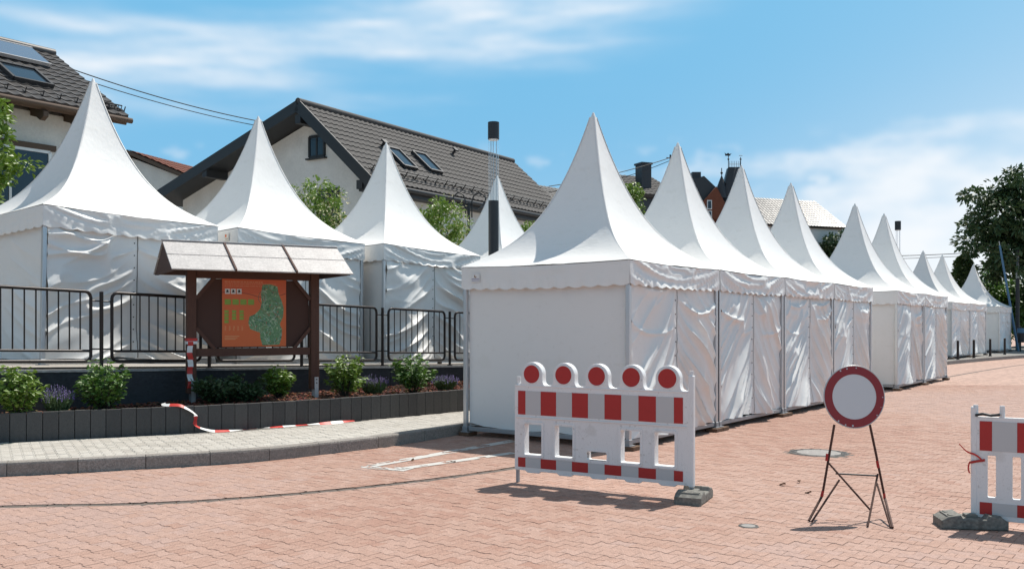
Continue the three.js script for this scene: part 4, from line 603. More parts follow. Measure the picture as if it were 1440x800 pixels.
// ------------------------------------------------------------------ roofed notice board
const BA = ground(268, 566, 0.485), BB = ground(441, 559, 0.485);
{
  const L = Math.hypot(BB[0] - BA[0], BB[1] - BA[1]), yaw = Math.atan2(BB[1] - BA[1], BB[0] - BA[0]);
  const b = thing('notice_board', 'roofed brown timber notice board with orange town map poster', 'notice board', [BA[0], BA[1], 0.487], yaw);
  const w = 0.15, top = 2.13;
  for (const x of [0, L]) { const p = obj('post', box(w, top - 0.10, w, x, (top + 0.10) / 2 + 0.05, 0, 0.012), M.brown, b); obj('post_anchor', [box(0.07, 0.36, 0.012, x + 0.02, 0.18, w / 2 + 0.008), box(0.07, 0.36, 0.012, x + 0.02, 0.18, -w / 2 - 0.008), box(0.07, 0.012, w + 0.02, x + 0.02, 0.152, 0)], M.steel, p); for (const y of [0.26, 0.32]) obj('bolt', new THREE.CylinderGeometry(0.012, 0.012, 0.012, 8).rotateX(Math.PI / 2).translate(x + 0.02, y, w / 2 + 0.02), M.darkMetal, p); }
  obj('bottom_beam', box(L - w - 0.004, 0.13, 0.10, L / 2, 0.815, 0, 0.008), M.brown, b);
  obj('top_beam', box(L - w - 0.004, 0.14, 0.10, L / 2, top - 0.02, 0, 0.008), M.brown, b);
  // back panel with cut corners
  const x0 = w / 2 + 0.02, x1 = L - w / 2 - 0.02, y0 = 0.89, y1 = top - 0.095, k = 0.24, kk = 0.30;
  obj('back_panel', prism([[x0 + k, y0], [x1 - k, y0], [x1, y0 + kk], [x1, y1 - kk], [x1 - k, y1], [x0 + k, y1], [x0, y1 - kk], [x0, y0 + kk]], 0.03).translate(0, 0, -0.04), M.brownDark, b);
  const br = (a, c) => beam([a[0], a[1], 0.03], [c[0], c[1], 0.03], 0.05, 0.055);
  for (const [a, c] of [[[x0 - 0.02, y0 + kk + 0.03], [x0 + k + 0.03, y0 - 0.02]], [[x1 + 0.02, y0 + kk + 0.03], [x1 - k - 0.03, y0 - 0.02]], [[x0 - 0.02, y1 - kk - 0.03], [x0 + k + 0.03, y1 + 0.02]], [[x1 + 0.02, y1 - kk - 0.03], [x1 - k - 0.03, y1 + 0.02]]]) obj('brace', br(a, c), M.brown, b);
  const pw = 1.08, ph = 1.16, cx = mix(x0, x1, 0.50), cy = 0.905 + ph / 2;
  const poster = canvasMat(1024, 1100, (g, W, H) => {
    g.fillStyle = '#cf5a22'; g.fillRect(0, 0, W, H); g.fillStyle = '#d66327'; g.fillRect(0, 250, W, H);
    g.strokeStyle = '#8a3216'; g.lineWidth = 10; g.beginPath(); g.moveTo(0, 240); g.quadraticCurveTo(330, 215, 560, 300); g.quadraticCurveTo(800, 330, W, 240); g.stroke();
    g.fillStyle = '#d98a5c'; let R = rng(2); for (let y = 60; y < 150; y += 34) { let x = 40; while (x < (y < 70 ? 620 : 860)) { const q = 14 + R() * 46; g.fillRect(x, y, q, y < 70 ? 17 : 9); x += q + 10; } }
    for (let i = 0; i < 3; i++) { g.fillStyle = '#d8d2c8'; g.fillRect(45 + i * 92, 180, 76, 82); g.fillStyle = '#2b2622'; g.beginPath(); g.arc(83 + i * 92, 212, 17, 0, 7); g.fill(); g.fillRect(62 + i * 92, 226, 42, 13); }
    const green = (x, y, w, h) => { g.fillStyle = '#7f9a2c'; g.fillRect(x, y, w, h); g.fillStyle = '#93aa3c'; for (let q = 0; q < 3; q++) g.fillRect(x + 6, y + 8 + q * (h - 10) / 3, w - 22, 6); };
    for (let i = 0; i < 4; i++) green(40 + i * 122, 345, 98, 88);
    for (let i = 0; i < 3; i++) for (let j = 0; j < (i ? 3 : 4); j++) green(36 + i * 118, 520 + j * 54, 66, 44);
    g.fillStyle = '#dba06a'; R = rng(5); for (let c = 0; c < 5; c++) for (let y = 0; y < 5; y++) g.fillRect(40 + c * 66, 775 + y * 15, 14 + R() * 16, 6); for (let y = 0; y < 3; y++) g.fillRect(40, 930 + y * 24, 230 - y * 30, 8);
    // the mapped area
    const blob = [[640, 105], [760, 95], [880, 130], [905, 260], [950, 360], [985, 480], [975, 620], [920, 740], [960, 830], [950, 960], [915, 1075], [640, 1085], [600, 960], [600, 880], [520, 850], [440, 820], [410, 720], [430, 620], [520, 580], [600, 500], [625, 390], [610, 260]];
    g.beginPath(); blob.forEach((p, i) => i ? g.lineTo(...p) : g.moveTo(...p)); g.closePath(); g.fillStyle = '#5f8a5a'; g.fill(); g.save(); g.clip();
    R = rng(9); for (let i = 0; i < 260; i++) { g.fillStyle = ['#4c7a4e', '#79a070', '#8fae86', '#3f6b4b', '#a9b98f', '#6f9a86'][Math.floor(R() * 6)]; const x = 400 + R() * 600, y = 90 + R() * 1000; g.beginPath(); g.ellipse(x, y, 6 + R() * 26, 4 + R() * 14, R() * 3, 0, 7); g.fill(); }
    for (let i = 0; i < 190; i++) { g.strokeStyle = ['#c9cdbb', '#35513f', '#2f4a3a', '#a24a30', '#8fa98a'][Math.floor(R() * 5)]; g.lineWidth = 1.5 + R() * 3; g.beginPath(); let x = 400 + R() * 600, y = 90 + R() * 1000, a = R() * 6; g.moveTo(x, y); for (let k2 = 0; k2 < 7; k2++) { a += (R() - 0.5) * 1.3; x += Math.cos(a) * 34; y += Math.sin(a) * 34; g.lineTo(x, y); } g.stroke(); }
    for (let i = 0; i < 40; i++) { g.fillStyle = '#a8402c'; g.fillRect(420 + R() * 560, 110 + R() * 950, 8 + R() * 12, 8 + R() * 10); } g.restore(); g.strokeStyle = '#3d5b45'; g.lineWidth = 6; g.stroke();
  }, 0.35);
  const pm = obj('map_poster', new THREE.PlaneGeometry(pw, ph).translate(cx, cy, 0.006), poster, b); obj('poster_edge', box(pw + 0.02, ph + 0.02, 0.012, cx, cy, -0.003), M.brownDark, pm);
  // gabled roof: six metal sheets in front and behind, seams between
  const half = 0.86, rise = 0.50, ry = top + 0.50, over0 = 0.46, over1 = 0.42, X0 = -over0, X1 = L + over1, W = (X1 - X0) / 3, sl = Math.hypot(half, rise), ang = Math.atan2(rise, half);
  for (const sgn of [1, -1]) for (let i = 0; i < 3; i++) for (let j = 0; j < 2; j++) {
    const g = box(W - 0.018, 0.022, sl / 2 - 0.008, X0 + W * (i + 0.5), -j * 0.006, (j + 0.5) * sl / 2, 0.004); g.rotateX(ang); if (sgn < 0) g.rotateY(Math.PI), g.translate(X0 + X1, 0, 0); g.translate(0, ry, 0); obj('roof_sheet', g, M.sheet, b);
  }
  for (const sgn of [1, -1]) for (let i = 1; i < 3; i++) { const g = box(0.03, 0.035, sl + 0.01, X0 + W * i, 0.012, sl / 2); g.rotateX(ang); if (sgn < 0) g.rotateY(Math.PI), g.translate(X0 + X1, 0, 0); g.translate(0, ry, 0); obj('roof_seam', g, M.brownDark, b); }
  obj('ridge_cap', box(X1 - X0, 0.02, 0.09, (X0 + X1) / 2, ry + 0.012, 0, 0.006), M.sheet, b);
  for (const x of [X0 + 0.03, X1 - 0.10]) obj('gable_board', prism([[-half + 0.03, ry - rise - 0.02], [half - 0.03, ry - rise - 0.02], [0, ry - 0.03]], 0.05).rotateY(-Math.PI / 2).translate(x + 0.05, 0, 0), M.brownDark, b);
  obj('roof_boarding', (() => { const g = []; for (const sgn of [1, -1]) { const q = box(X1 - X0 - 0.1, 0.02, sl - 0.05, (X0 + X1) / 2, -0.026, sl / 2 - 0.02); q.rotateX(ang); if (sgn < 0) q.rotateY(Math.PI), q.translate(X0 + X1, 0, 0); q.translate(0, ry, 0); g.push(q); } return g; })(), M.brownDark, b);
  for (const x of [0, L]) obj('cross_arm', box(0.1, 0.12, 0.86, x, top + 0.115, 0), M.brown, b);
}
function ribbon(pts, w, piece, name, label, twist = 0) { // barrier tape: alternating red and white lengths
  const c = new THREE.CatmullRomCurve3(pts.map(p => V(...p)), false, 'catmullrom', 0.4), Ln = c.getLength(), t = thing(name, label, 'tape'), n = Math.max(2, Math.round(Ln / piece)); const R = rng(pts.length * 7 + Math.round(Ln * 10));
  const frame = s => { const p = c.getPointAt(clamp(s)), tg = c.getTangentAt(clamp(s)); let b = new THREE.Vector3().crossVectors(tg, V(0, 1, 0)); if (b.lengthSq() < 1e-4) b.set(1, 0, 0); b.normalize(); b.applyAxisAngle(tg, twist * (0.5 + 0.5 * Math.sin(s * 9)) + 0.25 * Math.sin(s * 23)); return [p, b]; };
  for (let i = 0; i < n; i++) { const g = gridGeo(8, 1, (u, v) => { const [p, b] = frame((i + u) / n); return [p.x + b.x * (v - 0.5) * w, Math.max(p.y + b.y * (v - 0.5) * w, p.y - 0.035), p.z + b.z * (v - 0.5) * w]; }); obj('tape_band', g, i % 2 ? M.tapeRed : M.tapeWhite, t); }
  return t;
}
{ const p = (px, py, h) => { const [x, d] = ground(px, py, h); return [x, h, -d]; };
  const bed = (px, h, off) => { let b = null, e = 1e9; bedLine.forEach((q, i) => { const k = Math.abs(720 + F * q[0] / q[1] - px); if (i + 1 < bedLine.length && k < e) { e = k; b = i; } }); const a = bedLine[b], c = bedLine[b + 1], L = Math.hypot(c[0] - a[0], c[1] - a[1]); return [a[0] + (c[1] - a[1]) / L * off, h, -(a[1] - (c[0] - a[0]) / L * off)]; };
  ribbon([bed(228, 0.60, -0.22), bed(240, 0.585, -0.08), bed(254, 0.575, 0.02), bed(266, 0.44, 0.05), bed(276, 0.28, 0.09), bed(288, 0.195, 0.13), bed(306, 0.180, 0.15), bed(340, 0.178, 0.10), bed(400, 0.182, 0.10), bed(450, 0.178, 0.07), bed(494, 0.184, 0.09)], 0.06, 0.21, 'barrier_tape', 'red and white barrier tape trailing off the planter slabs onto the pavement', 0.5);
  const t = thing('barrier_tape', 'red and white tape wound round the left post of the notice board', 'tape', [BA[0], BA[1], 0.487], Math.atan2(BB[1] - BA[1], BB[0] - BA[0])); const R = rng(4);
  for (let i = 0; i < 7; i++) { const y = 0.24 + i * 0.115, lean = (R() - 0.5) * 0.05; obj('tape_band', gridGeo(3, 4, (u, v) => [(u - 0.5) * 0.085 - 0.03 + lean * (v - 0.5) + 0.008 * Math.sin(i * 2 + v * 3), y + v * 0.118, 0.083 + 0.006 * Math.sin(v * 6 + i)]), i % 2 ? M.tapeWhite : M.tapeRed, t); }
  for (const [y, m] of [[0.98, M.tapeWhite], [1.03, M.tapeRed]]) obj('tape_band', [box(0.17, 0.045, 0.006, 0, y, 0.08), box(0.006, 0.045, 0.16, 0.081, y, 0), box(0.006, 0.045, 0.16, -0.081, y, 0), box(0.17, 0.045, 0.006, 0, y, -0.08)], m, t);
}
// ------------------------------------------------------------------ barriers
function roundRect(x0, y0, x1, y1, r) { const p = new THREE.Path(); p.moveTo(x0 + r, y0); p.lineTo(x1 - r, y0); p.absarc(x1 - r, y0 + r, r, -Math.PI / 2, 0); p.lineTo(x1, y1 - r); p.absarc(x1 - r, y1 - r, r, 0, Math.PI / 2); p.lineTo(x0 + r, y1); p.absarc(x0 + r, y1 - r, r, Math.PI / 2, Math.PI); p.lineTo(x0, y0 + r); p.absarc(x0 + r, y0 + r, r, Math.PI, 1.5 * Math.PI); return p; }
function baseBlock(x, z, w = 0.27, l = 0.52, y = 0.0, name = 'base_block') { // recycled-plastic foot: low slab with a raised middle and pockets
  const s = new THREE.Shape([[-l / 2, 0], [l / 2, 0], [l / 2, 0.055], [l / 2 - 0.05, 0.085], [0.12, 0.10], [0.10, 0.065], [-0.10, 0.065], [-0.12, 0.10], [-l / 2 + 0.05, 0.085], [-l / 2, 0.055]].map(p => new THREE.Vector2(...p)));
  const g = new THREE.ExtrudeGeometry(s, { depth: w - 0.03, bevelEnabled: true, bevelSize: 0.012, bevelThickness: 0.015, bevelSegments: 2 }); g.translate(0, 0.012, -(w - 0.03) / 2); g.rotateY(Math.PI / 2); g.translate(x, y, z);
  const rb = []; for (const a of [-1, 1]) { for (const b of [-1, 1]) rb.push(box(0.07, 0.022, 0.085, x + b * 0.075, y + 0.108, z + a * (l / 2 - 0.10), 0.006)); rb.push(box(w - 0.06, 0.03, 0.018, x, y + 0.10, z + a * (l / 2 - 0.045), 0.005)); } rb.push(box(0.10, 0.05, 0.10, x, y + 0.09, z, 0.008));
  return { body: g, ribs: rb };
}
{
  const A = [0.056, 10.32], B = [1.77, 9.27], yaw = Math.atan2(B[1] - A[1], B[0] - A[0]);
  const b = thing('traffic_barrier', 'long white barrier with red and white bands and five red discs on top', 'barrier', [A[0], A[1], 0], yaw), T = 0.05;
  const s = new THREE.Shape(); s.moveTo(-0.01, 0.15); for (const x of [0.22, 0.62, 1.02, 1.42, 1.80]) { s.lineTo(x - 0.10, 0.15); s.lineTo(x - 0.07, 0.128); s.lineTo(x + 0.07, 0.128); s.lineTo(x + 0.10, 0.15); } s.lineTo(2.02, 0.15); s.lineTo(2.02, 1.075); s.lineTo(-0.01, 1.075); s.lineTo(-0.01, 0.15);
  for (const x of [0.222, 0.606, 1.39, 1.768]) s.holes.push(roundRect(x - 0.118, 0.315, x + 0.118, 0.67, 0.02)); s.holes.push(roundRect(0.88, 0.315, 1.125, 0.42, 0.02));
  obj('panel', new THREE.ExtrudeGeometry(s, { depth: T - 0.012, bevelEnabled: true, bevelSize: 0.006, bevelThickness: 0.006, bevelSegments: 2 }).translate(0, 0, -T / 2 + 0.006), M.plastic, b);
  for (const x of [0.222, 0.606, 1.39, 1.768]) { const rim = new THREE.Shape(); const o = roundRect(x - 0.135, 0.298, x + 0.135, 0.687, 0.03); rim.curves = o.curves; rim.holes.push(roundRect(x - 0.112, 0.321, x + 0.112, 0.664, 0.018)); obj('opening_rim', new THREE.ExtrudeGeometry(rim, { depth: 0.10, bevelEnabled: true, bevelSize: 0.004, bevelThickness: 0.004, bevelSegments: 1 }).translate(0, 0, -0.07), M.plastic, b); }
  { const rim = new THREE.Shape(); rim.curves = roundRect(0.862, 0.298, 1.143, 0.437, 0.03).curves; rim.holes.push(roundRect(0.886, 0.321, 1.119, 0.414, 0.018)); obj('opening_rim', new THREE.ExtrudeGeometry(rim, { depth: 0.10, bevelEnabled: false }).translate(0, 0, -0.07), M.plastic, b); }
  obj('top_ledge', box(2.03, 0.022, 0.10, 1.005, 1.082, -0.02, 0.008), M.plastic, b); obj('lower_ledge', box(2.0, 0.016, 0.075, 1.005, 0.735, -0.0, 0.006), M.plastic, b);
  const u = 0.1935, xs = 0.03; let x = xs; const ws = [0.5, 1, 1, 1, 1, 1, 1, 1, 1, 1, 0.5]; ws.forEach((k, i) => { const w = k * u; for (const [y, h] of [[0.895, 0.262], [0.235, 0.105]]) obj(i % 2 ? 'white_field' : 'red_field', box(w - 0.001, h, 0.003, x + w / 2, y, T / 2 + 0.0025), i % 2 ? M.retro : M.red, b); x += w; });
  for (let k = 0; k < 5; k++) { // disc housings
    const cx = 0.205 + k * 0.398, cy = 1.213, r = 0.123, sh = new THREE.Shape(); sh.moveTo(cx - 0.165, 1.09); sh.quadraticCurveTo(cx - r, 1.095, cx - r, 1.17); sh.lineTo(cx - r, cy); sh.absarc(cx, cy, r, Math.PI, 0, true); sh.lineTo(cx + r, 1.17); sh.quadraticCurveTo(cx + r, 1.095, cx + 0.165, 1.09); sh.lineTo(cx - 0.165, 1.09);
    const o = obj('disc_housing', new THREE.ExtrudeGeometry(sh, { depth: 0.075, bevelEnabled: true, bevelSize: 0.008, bevelThickness: 0.01, bevelSegments: 2, curveSegments: 20 }).translate(0, 0, -0.06), M.plastic, b);
    obj('red_disc', new THREE.CylinderGeometry(0.098, 0.098, 0.006, 32).rotateX(Math.PI / 2).translate(cx, cy, 0.029), M.red, o); obj('disc_ring', new THREE.TorusGeometry(0.104, 0.006, 8, 36).translate(cx, cy, 0.027), M.plastic, o);
  }
  obj('end_post', box(0.055, 1.12, 0.06, 2.045, 0.135 + 0.555, -0.005, 0.012), M.plastic, b); obj('end_peg', new THREE.CylinderGeometry(0.024, 0.026, 0.09, 12).translate(0.012, 1.135, -0.02), M.plastic, b); obj('end_peg', new THREE.CylinderGeometry(0.02, 0.02, 0.05, 12).translate(2.045, 1.27, -0.005), M.plastic, b);
  obj('leg', box(0.034, 0.18, 0.034, 0.012, 0.094, 0, 0.004), M.rail, b); obj('leg', box(0.034, 0.12, 0.034, 2.045, 0.09, -0.005, 0.004), M.rail, b);
  const q = baseBlock(0, 0), f = thing('base_block', 'grey recycled plastic foot under the end of the long barrier', 'base block', [A[0] + Math.cos(yaw) * 2.07, A[1] + Math.sin(yaw) * 2.07, 0], yaw + 0.12, 'barrier feet'); obj('block_body', q.body, M.rubber, f); for (const g of q.ribs) obj('block_rib', g, M.rubber, f);
}
{
  const A = [4.05, 8.06], yaw = Math.atan2(-1.05, 1.7);
  const b = thing('traffic_barrier', 'white barrier with narrow slots and red and white bands, a peg handle on top', 'barrier', [A[0], A[1], 0], yaw), T = 0.045;
  const s = new THREE.Shape(); s.moveTo(-0.03, 0.075); s.lineTo(1.98, 0.075); s.lineTo(1.98, 0.955); s.lineTo(-0.03, 0.955); s.lineTo(-0.03, 0.075); const slots = []; for (let k = 0; k < 10; k++) slots.push(0.125 + k * 0.19); for (const x of slots) s.holes.push(roundRect(x - 0.038, 0.262, x + 0.038, 0.632, 0.018));
  obj('panel', new THREE.ExtrudeGeometry(s, { depth: T - 0.012, bevelEnabled: true, bevelSize: 0.006, bevelThickness: 0.006, bevelSegments: 2 }).translate(0, 0, -T / 2 + 0.006), M.plastic, b);
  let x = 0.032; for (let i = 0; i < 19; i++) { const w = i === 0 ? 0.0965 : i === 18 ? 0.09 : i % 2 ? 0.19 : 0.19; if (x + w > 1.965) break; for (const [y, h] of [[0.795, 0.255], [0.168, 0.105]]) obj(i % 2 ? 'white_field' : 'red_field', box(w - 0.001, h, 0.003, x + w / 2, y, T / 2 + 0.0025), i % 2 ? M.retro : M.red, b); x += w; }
  obj('end_post', box(0.052, 0.93, 0.058, -0.012, 0.58, -0.002, 0.012), M.plastic, b);
  for (const px of [0.0, 0.205]) obj('peg', new THREE.CylinderGeometry(0.02, 0.023, 0.12, 12).translate(px, 1.0, 0), M.plastic, b);
  obj('handle', tube([[0.0, 0.97, 0.03], [0.06, 0.985, 0.035], [0.12, 0.975, 0.035], [0.19, 0.985, 0.03]], 0.012, 24, 8), M.darkMetal, b);
  obj('leg', box(0.034, 0.09, 0.034, -0.012, 0.08, -0.002), M.rail, b);
  const q = baseBlock(0, 0), f = thing('base_block', 'grey recycled plastic foot under the slotted barrier', 'base block', [A[0] - 0.06, A[1] - 0.02, 0], 1.42, 'barrier feet'); obj('block_body', q.body, M.rubber, f); for (const g of q.ribs) obj('block_rib', g, M.rubber, f);
  const f2 = thing('base_block', 'recycled plastic foot at the far end of the slotted barrier', 'base block', [A[0] + Math.cos(yaw) * 1.9, A[1] + Math.sin(yaw) * 1.9, 0], yaw + Math.PI / 2, 'barrier feet'); { const q2 = baseBlock(0, 0); obj('block_body', q2.body, M.rubber, f2); for (const g of q2.ribs) obj('block_rib', g, M.rubber, f2); }
  const R = rng(3), tp = thing('tape_scrap', 'torn scrap of red tape tied to the edge of the slotted barrier', 'tape', [A[0], A[1], 0], yaw);
  obj('tape_band', gridGeo(10, 1, (u, v) => [mix(0.05, -0.13, u), 0.585 + u * 0.12 + 0.012 * Math.sin(u * 7) + (v - 0.5) * 0.02 * (1 - u * 0.4), 0.034 + 0.012 * Math.sin(u * 5)]), M.tapeRed, tp); obj('tape_band', gridGeo(6, 1, (u, v) => [mix(0.075, -0.045, u), 0.588 - u * 0.03 + (v - 0.5) * 0.022, 0.037 + 0.006 * Math.sin(u * 9)]), M.red, tp); obj('tape_band', gridGeo(8, 1, (u, v) => [-0.043 + (v - 0.5) * 0.013 - 0.012 * Math.sin(u * 3), 0.565 - u * 0.10, 0.034 + 0.01 * u]), M.tapeRed, tp);
}
// ------------------------------------------------------------------ round sign on its folding stand
{
  const c = at(1202, 558, 8.42), t = thing('round_sign', 'round white sign with red ring on a folding wire stand', 'sign', [c.x, 8.42, 0], 0.06), y = c.y, r = 0.283;
  const L = (px, py, d) => { const p = at(px, py, d); t.updateMatrixWorld(true); const q = t.worldToLocal(p); return [q.x, q.y, q.z]; }, G = (px, py) => { const [x, d] = ground(px, py); const q = t.worldToLocal(V(x, 0.012, -d)); return [q.x, q.y, q.z]; };
  const tiltG = g => { g.rotateX(-0.07); g.translate(0, y, 0); return g; };
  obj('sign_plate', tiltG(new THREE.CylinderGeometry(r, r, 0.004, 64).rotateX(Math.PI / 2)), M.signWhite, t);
  obj('red_ring', tiltG(new THREE.RingGeometry(0.205, r - 0.005, 64).translate(0, 0, 0.0035)), M.signRed, t);
  obj('rim', tiltG(new THREE.TorusGeometry(r, 0.0045, 8, 72)), M.steel, t);
  const R = rng(12); for (let i = 0; i < 9; i++) { const a = R() * 6.28, q = 0.262 + R() * 0.01; obj('scratch', tiltG(new THREE.CircleGeometry(0.004 + R() * 0.006, 6).translate(Math.cos(a) * q, Math.sin(a) * q, 0.0048)), M.steel, t); }
  const zf = 0.0, w = 0.011, lk = L(1165, 650, 8.42), rk = L(1233, 640, 8.42), lf = G(1138, 734), rf = G(1256, 744), lb = G(1142, 736), bb = G(1221, 742);
  const lt = L(1174, 597, 8.43), rt = L(1224, 597, 8.43), lm = L(1157, 697, 8.42), rm = L(1245, 700, 8.42), kn = L(1225.5, 718, 8.13);
  obj('stand_leg', [bar(lt, lk, w, 8), bar(lk, lm, w, 8), bar(lm, lf, w, 8)], M.brownDark, t); obj('stand_leg', [bar(rt, rk, w, 8), bar(rk, rm, w, 8), bar(rm, rf, w, 8)], M.brownDark, t);
  obj('cross_bar', bar(L(1176, 666, 8.4), L(1234, 669, 8.4), 0.008), M.darkMetal, t); obj('brace', bar(lk, kn, 0.009), M.brownDark, t); obj('brace', bar(L(1235, 667, 8.42), bb, 0.009), M.brownDark, t);
  obj('rear_leg', bar(L(1181, 675, 8.38), lb, 0.009), M.brownDark, t); obj('rear_leg', bar(L(1234, 680, 8.38), [rf[0] - 0.012, rf[1], rf[2] - 0.01], 0.009), M.brownDark, t);
  obj('hinge', bar(L(1158, 690, 8.41), L(1156, 698, 8.41), 0.013), M.red, t); obj('hinge', bar(L(1234, 648, 8.41), L(1236, 658, 8.41), 0.012), M.red, t); obj('hinge', bar(L(1164, 638, 8.41), L(1163, 648, 8.41), 0.012), M.red, t); obj('hinge', bar(L(1244, 694, 8.41), L(1245, 702, 8.41), 0.012), M.red, t);
}
// ------------------------------------------------------------------ lids in the paving
{
  const m = thing('manhole_cover', 'round manhole cover with concrete filled lid in the red paving', 'manhole cover', [MH[0], MH[1], 0]), R = 0.39;
  obj('collar', new THREE.CylinderGeometry(0.47, 0.47, 0.02, 48).translate(0, -0.014, 0), M.gutterStone, m);
  obj('frame_ring', new THREE.LatheGeometry([[0.30, -0.003], [0.30, 0.006], [R, 0.006], [R + 0.004, -0.004]].map(p => new THREE.Vector2(...p)), 48), M.cast, m); obj('lid', new THREE.CylinderGeometry(0.292, 0.292, 0.014, 48).translate(0, 0.0, 0), M.concrete, m);
  for (let k = 0; k < 16; k++) { const a = k / 16 * 6.283; obj('vent_slot', box(0.05, 0.004, 0.02, 0, 0, 0).rotateY(-a).translate(Math.cos(a) * 0.345, 0.0075, Math.sin(a) * 0.345), M.trim, m); }
  const s = ground(1053, 740), v = thing('valve_cover', 'small grey valve cover in the paving near the round sign', 'valve cover', [s[0], s[1], 0], PHI); obj('frame', new THREE.LatheGeometry([[0.065, 0.002], [0.065, 0.006], [0.085, 0.006], [0.09, -0.004]].map(p => new THREE.Vector2(...p)), 24), M.cast, v); obj('lid', new THREE.CylinderGeometry(0.062, 0.062, 0.006, 24).translate(0, 0.003, 0), M.concrete, v);
}
// ------------------------------------------------------------------ lamp posts with glass shafts
function lamp(label, x, d, y, h) {
  const t = thing('lamp_post', label, 'lamp post', [x, d, y], 0, 'black lamp posts with glass heads'), r = 0.115, g0 = h - 1.75, g1 = h - 0.38;
  obj('shaft', [new THREE.CylinderGeometry(r, r, g0, 24).translate(0, g0 / 2, 0), new THREE.CylinderGeometry(r + 0.04, r + 0.04, 0.02, 24).translate(0, 0.011, 0)], M.darkMetal, t);
  obj('glass_tube', new THREE.CylinderGeometry(r - 0.004, r - 0.004, g1 - g0, 24, 1, true).translate(0, (g0 + g1) / 2, 0), M.glass, t);
  for (let k = 0; k < 3; k++) { const a = k * 2.094 + 0.4; obj('tie_rod', bar([Math.cos(a) * 0.07, g0, Math.sin(a) * 0.07], [Math.cos(a) * 0.07, g1, Math.sin(a) * 0.07], 0.009, 6), M.steel, t); }
  const c = obj('cap', new THREE.CylinderGeometry(r + 0.012, r + 0.012, 0.38, 24).translate(0, h - 0.19, 0), M.darkMetal, t); obj('diffuser', new THREE.CylinderGeometry(r - 0.01, r - 0.01, 0.02, 24).translate(0, g1 - 0.011, 0), M.frameWhite, c); return t;
}
{ const a = at(694, 172, 20.6); lamp('black lamp post with glass head rising behind the first street tent', a.x, 20.6, WALK, a.y - WALK); const b = at(1263.5, 311, 40); lamp('black lamp post with glass head behind the tents past the gap', b.x, 40, 0.19, b.y - 0.19); const c = at(1432, 352, 58); lamp('black lamp post with glass head before the tall dark tree', c.x, 58, 0, c.y); }
{ // old gooseneck lantern between the trees
  const p = at(659, 300, 29), t = thing('gooseneck_lamp', 'old fashioned twin gooseneck street lamp with bell shades before the white house', 'street lamp', [p.x, 29, plazaH(29)]), y = py => EYE + (HZ - py) / F * 29 - plazaH(29), k = 29 / F;
  obj('pole', [bar([0, 0, 0], [0, y(285), 0], 0.06, 10, 0.045), bar([-0.14, y(286), 0], [0.14, y(286), 0], 0.03)], M.trim, t);
  for (const sg of [-1, 1]) { const x = sg * 0.1, e = sg < 0 ? -70 * k * 0.24 : 0.42, n = obj('gooseneck', tube([[x, y(306), 0], [x, y(284), 0], [x + e * 0.2, y(274), 0], [x + e * 0.62, y(271), 0], [x + e, y(277), 0], [x + e * 1.02, y(284), 0]], 0.024, 30, 6), M.trim, t); obj('shade', new THREE.LatheGeometry([[0.02, 0.18], [0.06, 0.15], [0.09, 0.05], [0.24, -0.08], [0.235, -0.09], [0.08, 0.04]].map(q => new THREE.Vector2(...q)), 16).translate(x + e * 1.02, y(290), 0), M.trim, n); }
}
// ------------------------------------------------------------------ bollards on the far pavement
{
  const proto = thing('bollard', 'slim dark brown bollard on the far pavement before the tents', 'bollard', [0, 0, 0], 0, 'dark bollards on the far pavement'); obj('shaft', new THREE.CylinderGeometry(0.055, 0.06, 0.88, 14).translate(0, 0.44, 0), M.fence, proto); obj('top', new THREE.SphereGeometry(0.055, 14, 6, 0, 6.3, 0, 1.57).scale(1, 0.4, 1).translate(0, 0.88, 0), M.fence, proto); obj('ring', new THREE.CylinderGeometry(0.075, 0.08, 0.03, 14).translate(0, 0.016, 0), M.fence, proto);
  [[1348, 499], [1370.5, 499], [1393.5, 498.5], [1414, 498.5]].forEach(([px, py], i) => { const k = (px - 720) / F, bt = (k * 44.4 - 22.1) / (0.629 - k * 0.778), x = 22.1 + 0.629 * bt, d = 44.4 + 0.778 * bt, o = i ? proto.clone() : proto; if (i) { o.name = numbered('bollard'); scene.add(o); } o.position.set(x, 0.15, -d); o.userData = { ...proto.userData, label: `${['first', 'second', 'third', 'fourth'][i]} slim dark brown bollard on the far pavement counted from the street tents` }; });
}
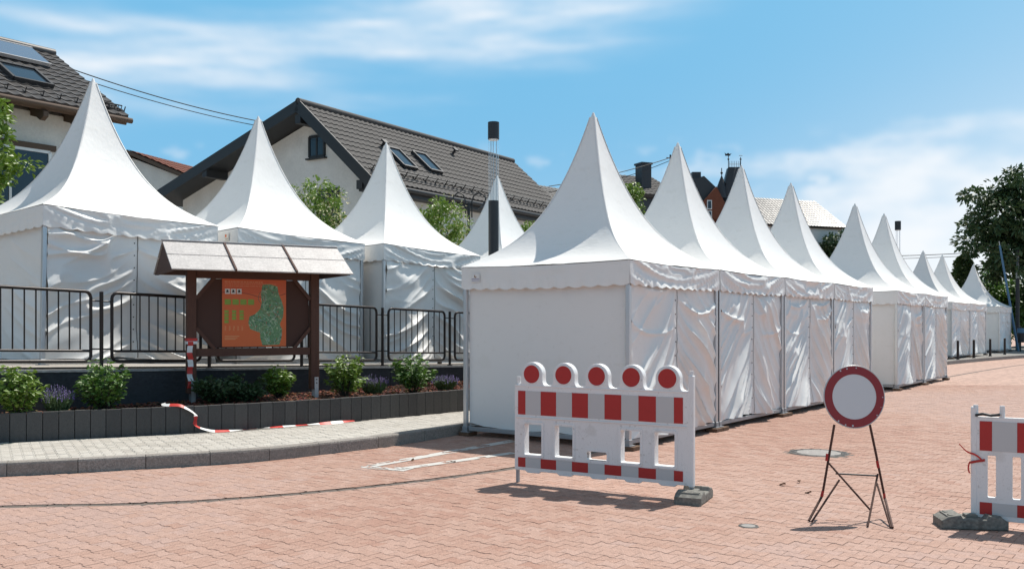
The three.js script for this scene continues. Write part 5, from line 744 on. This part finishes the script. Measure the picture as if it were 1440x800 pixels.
// ------------------------------------------------------------------ cables, poles, far bits
function cable(label, a, b, sag, r) { const m = a.clone().add(b).multiplyScalar(0.5); m.y -= sag; tag(obj('overhead_cable', new THREE.TubeGeometry(new THREE.QuadraticBezierCurve3(a, m, b), 30, r, 5), M.wire), label, 'cable', 'overhead cables'); }
cable('upper overhead cable between the pale house and the white gabled house', at(100, 97, 25.8), at(372, 172, 31.5), 0.25, 0.016);
cable('lower overhead cable between the pale house and the white gabled house', at(117, 112, 25.5), at(368, 178, 31.5), 0.2, 0.013);
cable('upper cable running to the mast on the slate clad house', at(772, 262, 45), at(942, 222, 51.5), 0.3, 0.022);
cable('lower cable running to the mast on the slate clad house', at(772, 270, 45), at(942, 226, 51.5), 0.5, 0.018);
cable('upper cable crossing the sky behind the farthest tents', at(1240, 360, 70), at(1372, 355, 70), 0.1, 0.028);
cable('lower cable crossing the sky behind the farthest tents', at(1240, 364, 70), at(1372, 359, 70), 0.1, 0.022);
{ const a = at(1421, 425, 57), b = at(1407, 345, 57), t = thing('leaning_pole', 'thin blue grey pole leaning before the tall dark tree', 'pole', [a.x, 57, 0]); obj('pole', bar([(a.x - a.x) + 0.55, 0, 0], [b.x - a.x, b.y, 0], 0.075, 10, 0.06), M.blue, t); obj('pole_tip', bar([b.x - a.x, b.y, 0], [b.x - a.x - 0.04, b.y + 0.25, 0], 0.03), M.steel, t); }
{ const p = ground(1434, 499, 0.1), t = thing('waste_bin', 'small blue and dark bin beyond the last far tent', 'bin', [at(1436, 470, 56).x, 56, 0.1]); obj('post', bar([0, 0, 0], [0, 1.6, 0], 0.05, 10), M.trim, t); obj('bin_body', new THREE.CylinderGeometry(0.22, 0.19, 0.6, 18).translate(0, 0.9, 0.1), M.trim, t); obj('bin_lid', new THREE.CylinderGeometry(0.23, 0.23, 0.28, 18).translate(0, 1.32, 0.1), M.blue, t); }
{ // dry leaves blown onto the paving
  const R = rng(15); [[1124, 679], [1101, 683], [1137, 694], [637, 650], [580, 648]].forEach(([px, py], i) => { const [x, d] = ground(px, py), q = []; const o = obj('dry_leaf', gridGeo(4, 2, (u, v) => { const w = Math.sin(Math.PI * u) * 0.022; return [(u - 0.5) * 0.07, 0.006 + 0.016 * Math.abs(v - 0.5) * 2 + 0.012 * Math.sin(u * 3 + i), (v - 0.5) * 2 * w]; }), M.wood); o.position.set(x, 0, -d); o.rotation.y = R() * 6.28; tag(o, 'small curled brown dry leaf lying on the red paving', 'leaf', 'dry leaves on the paving'); });
}
scene.traverse(o => { if (o.isMesh) { o.castShadow = true; o.receiveShadow = true; } });
renderer.render(scene, camera);
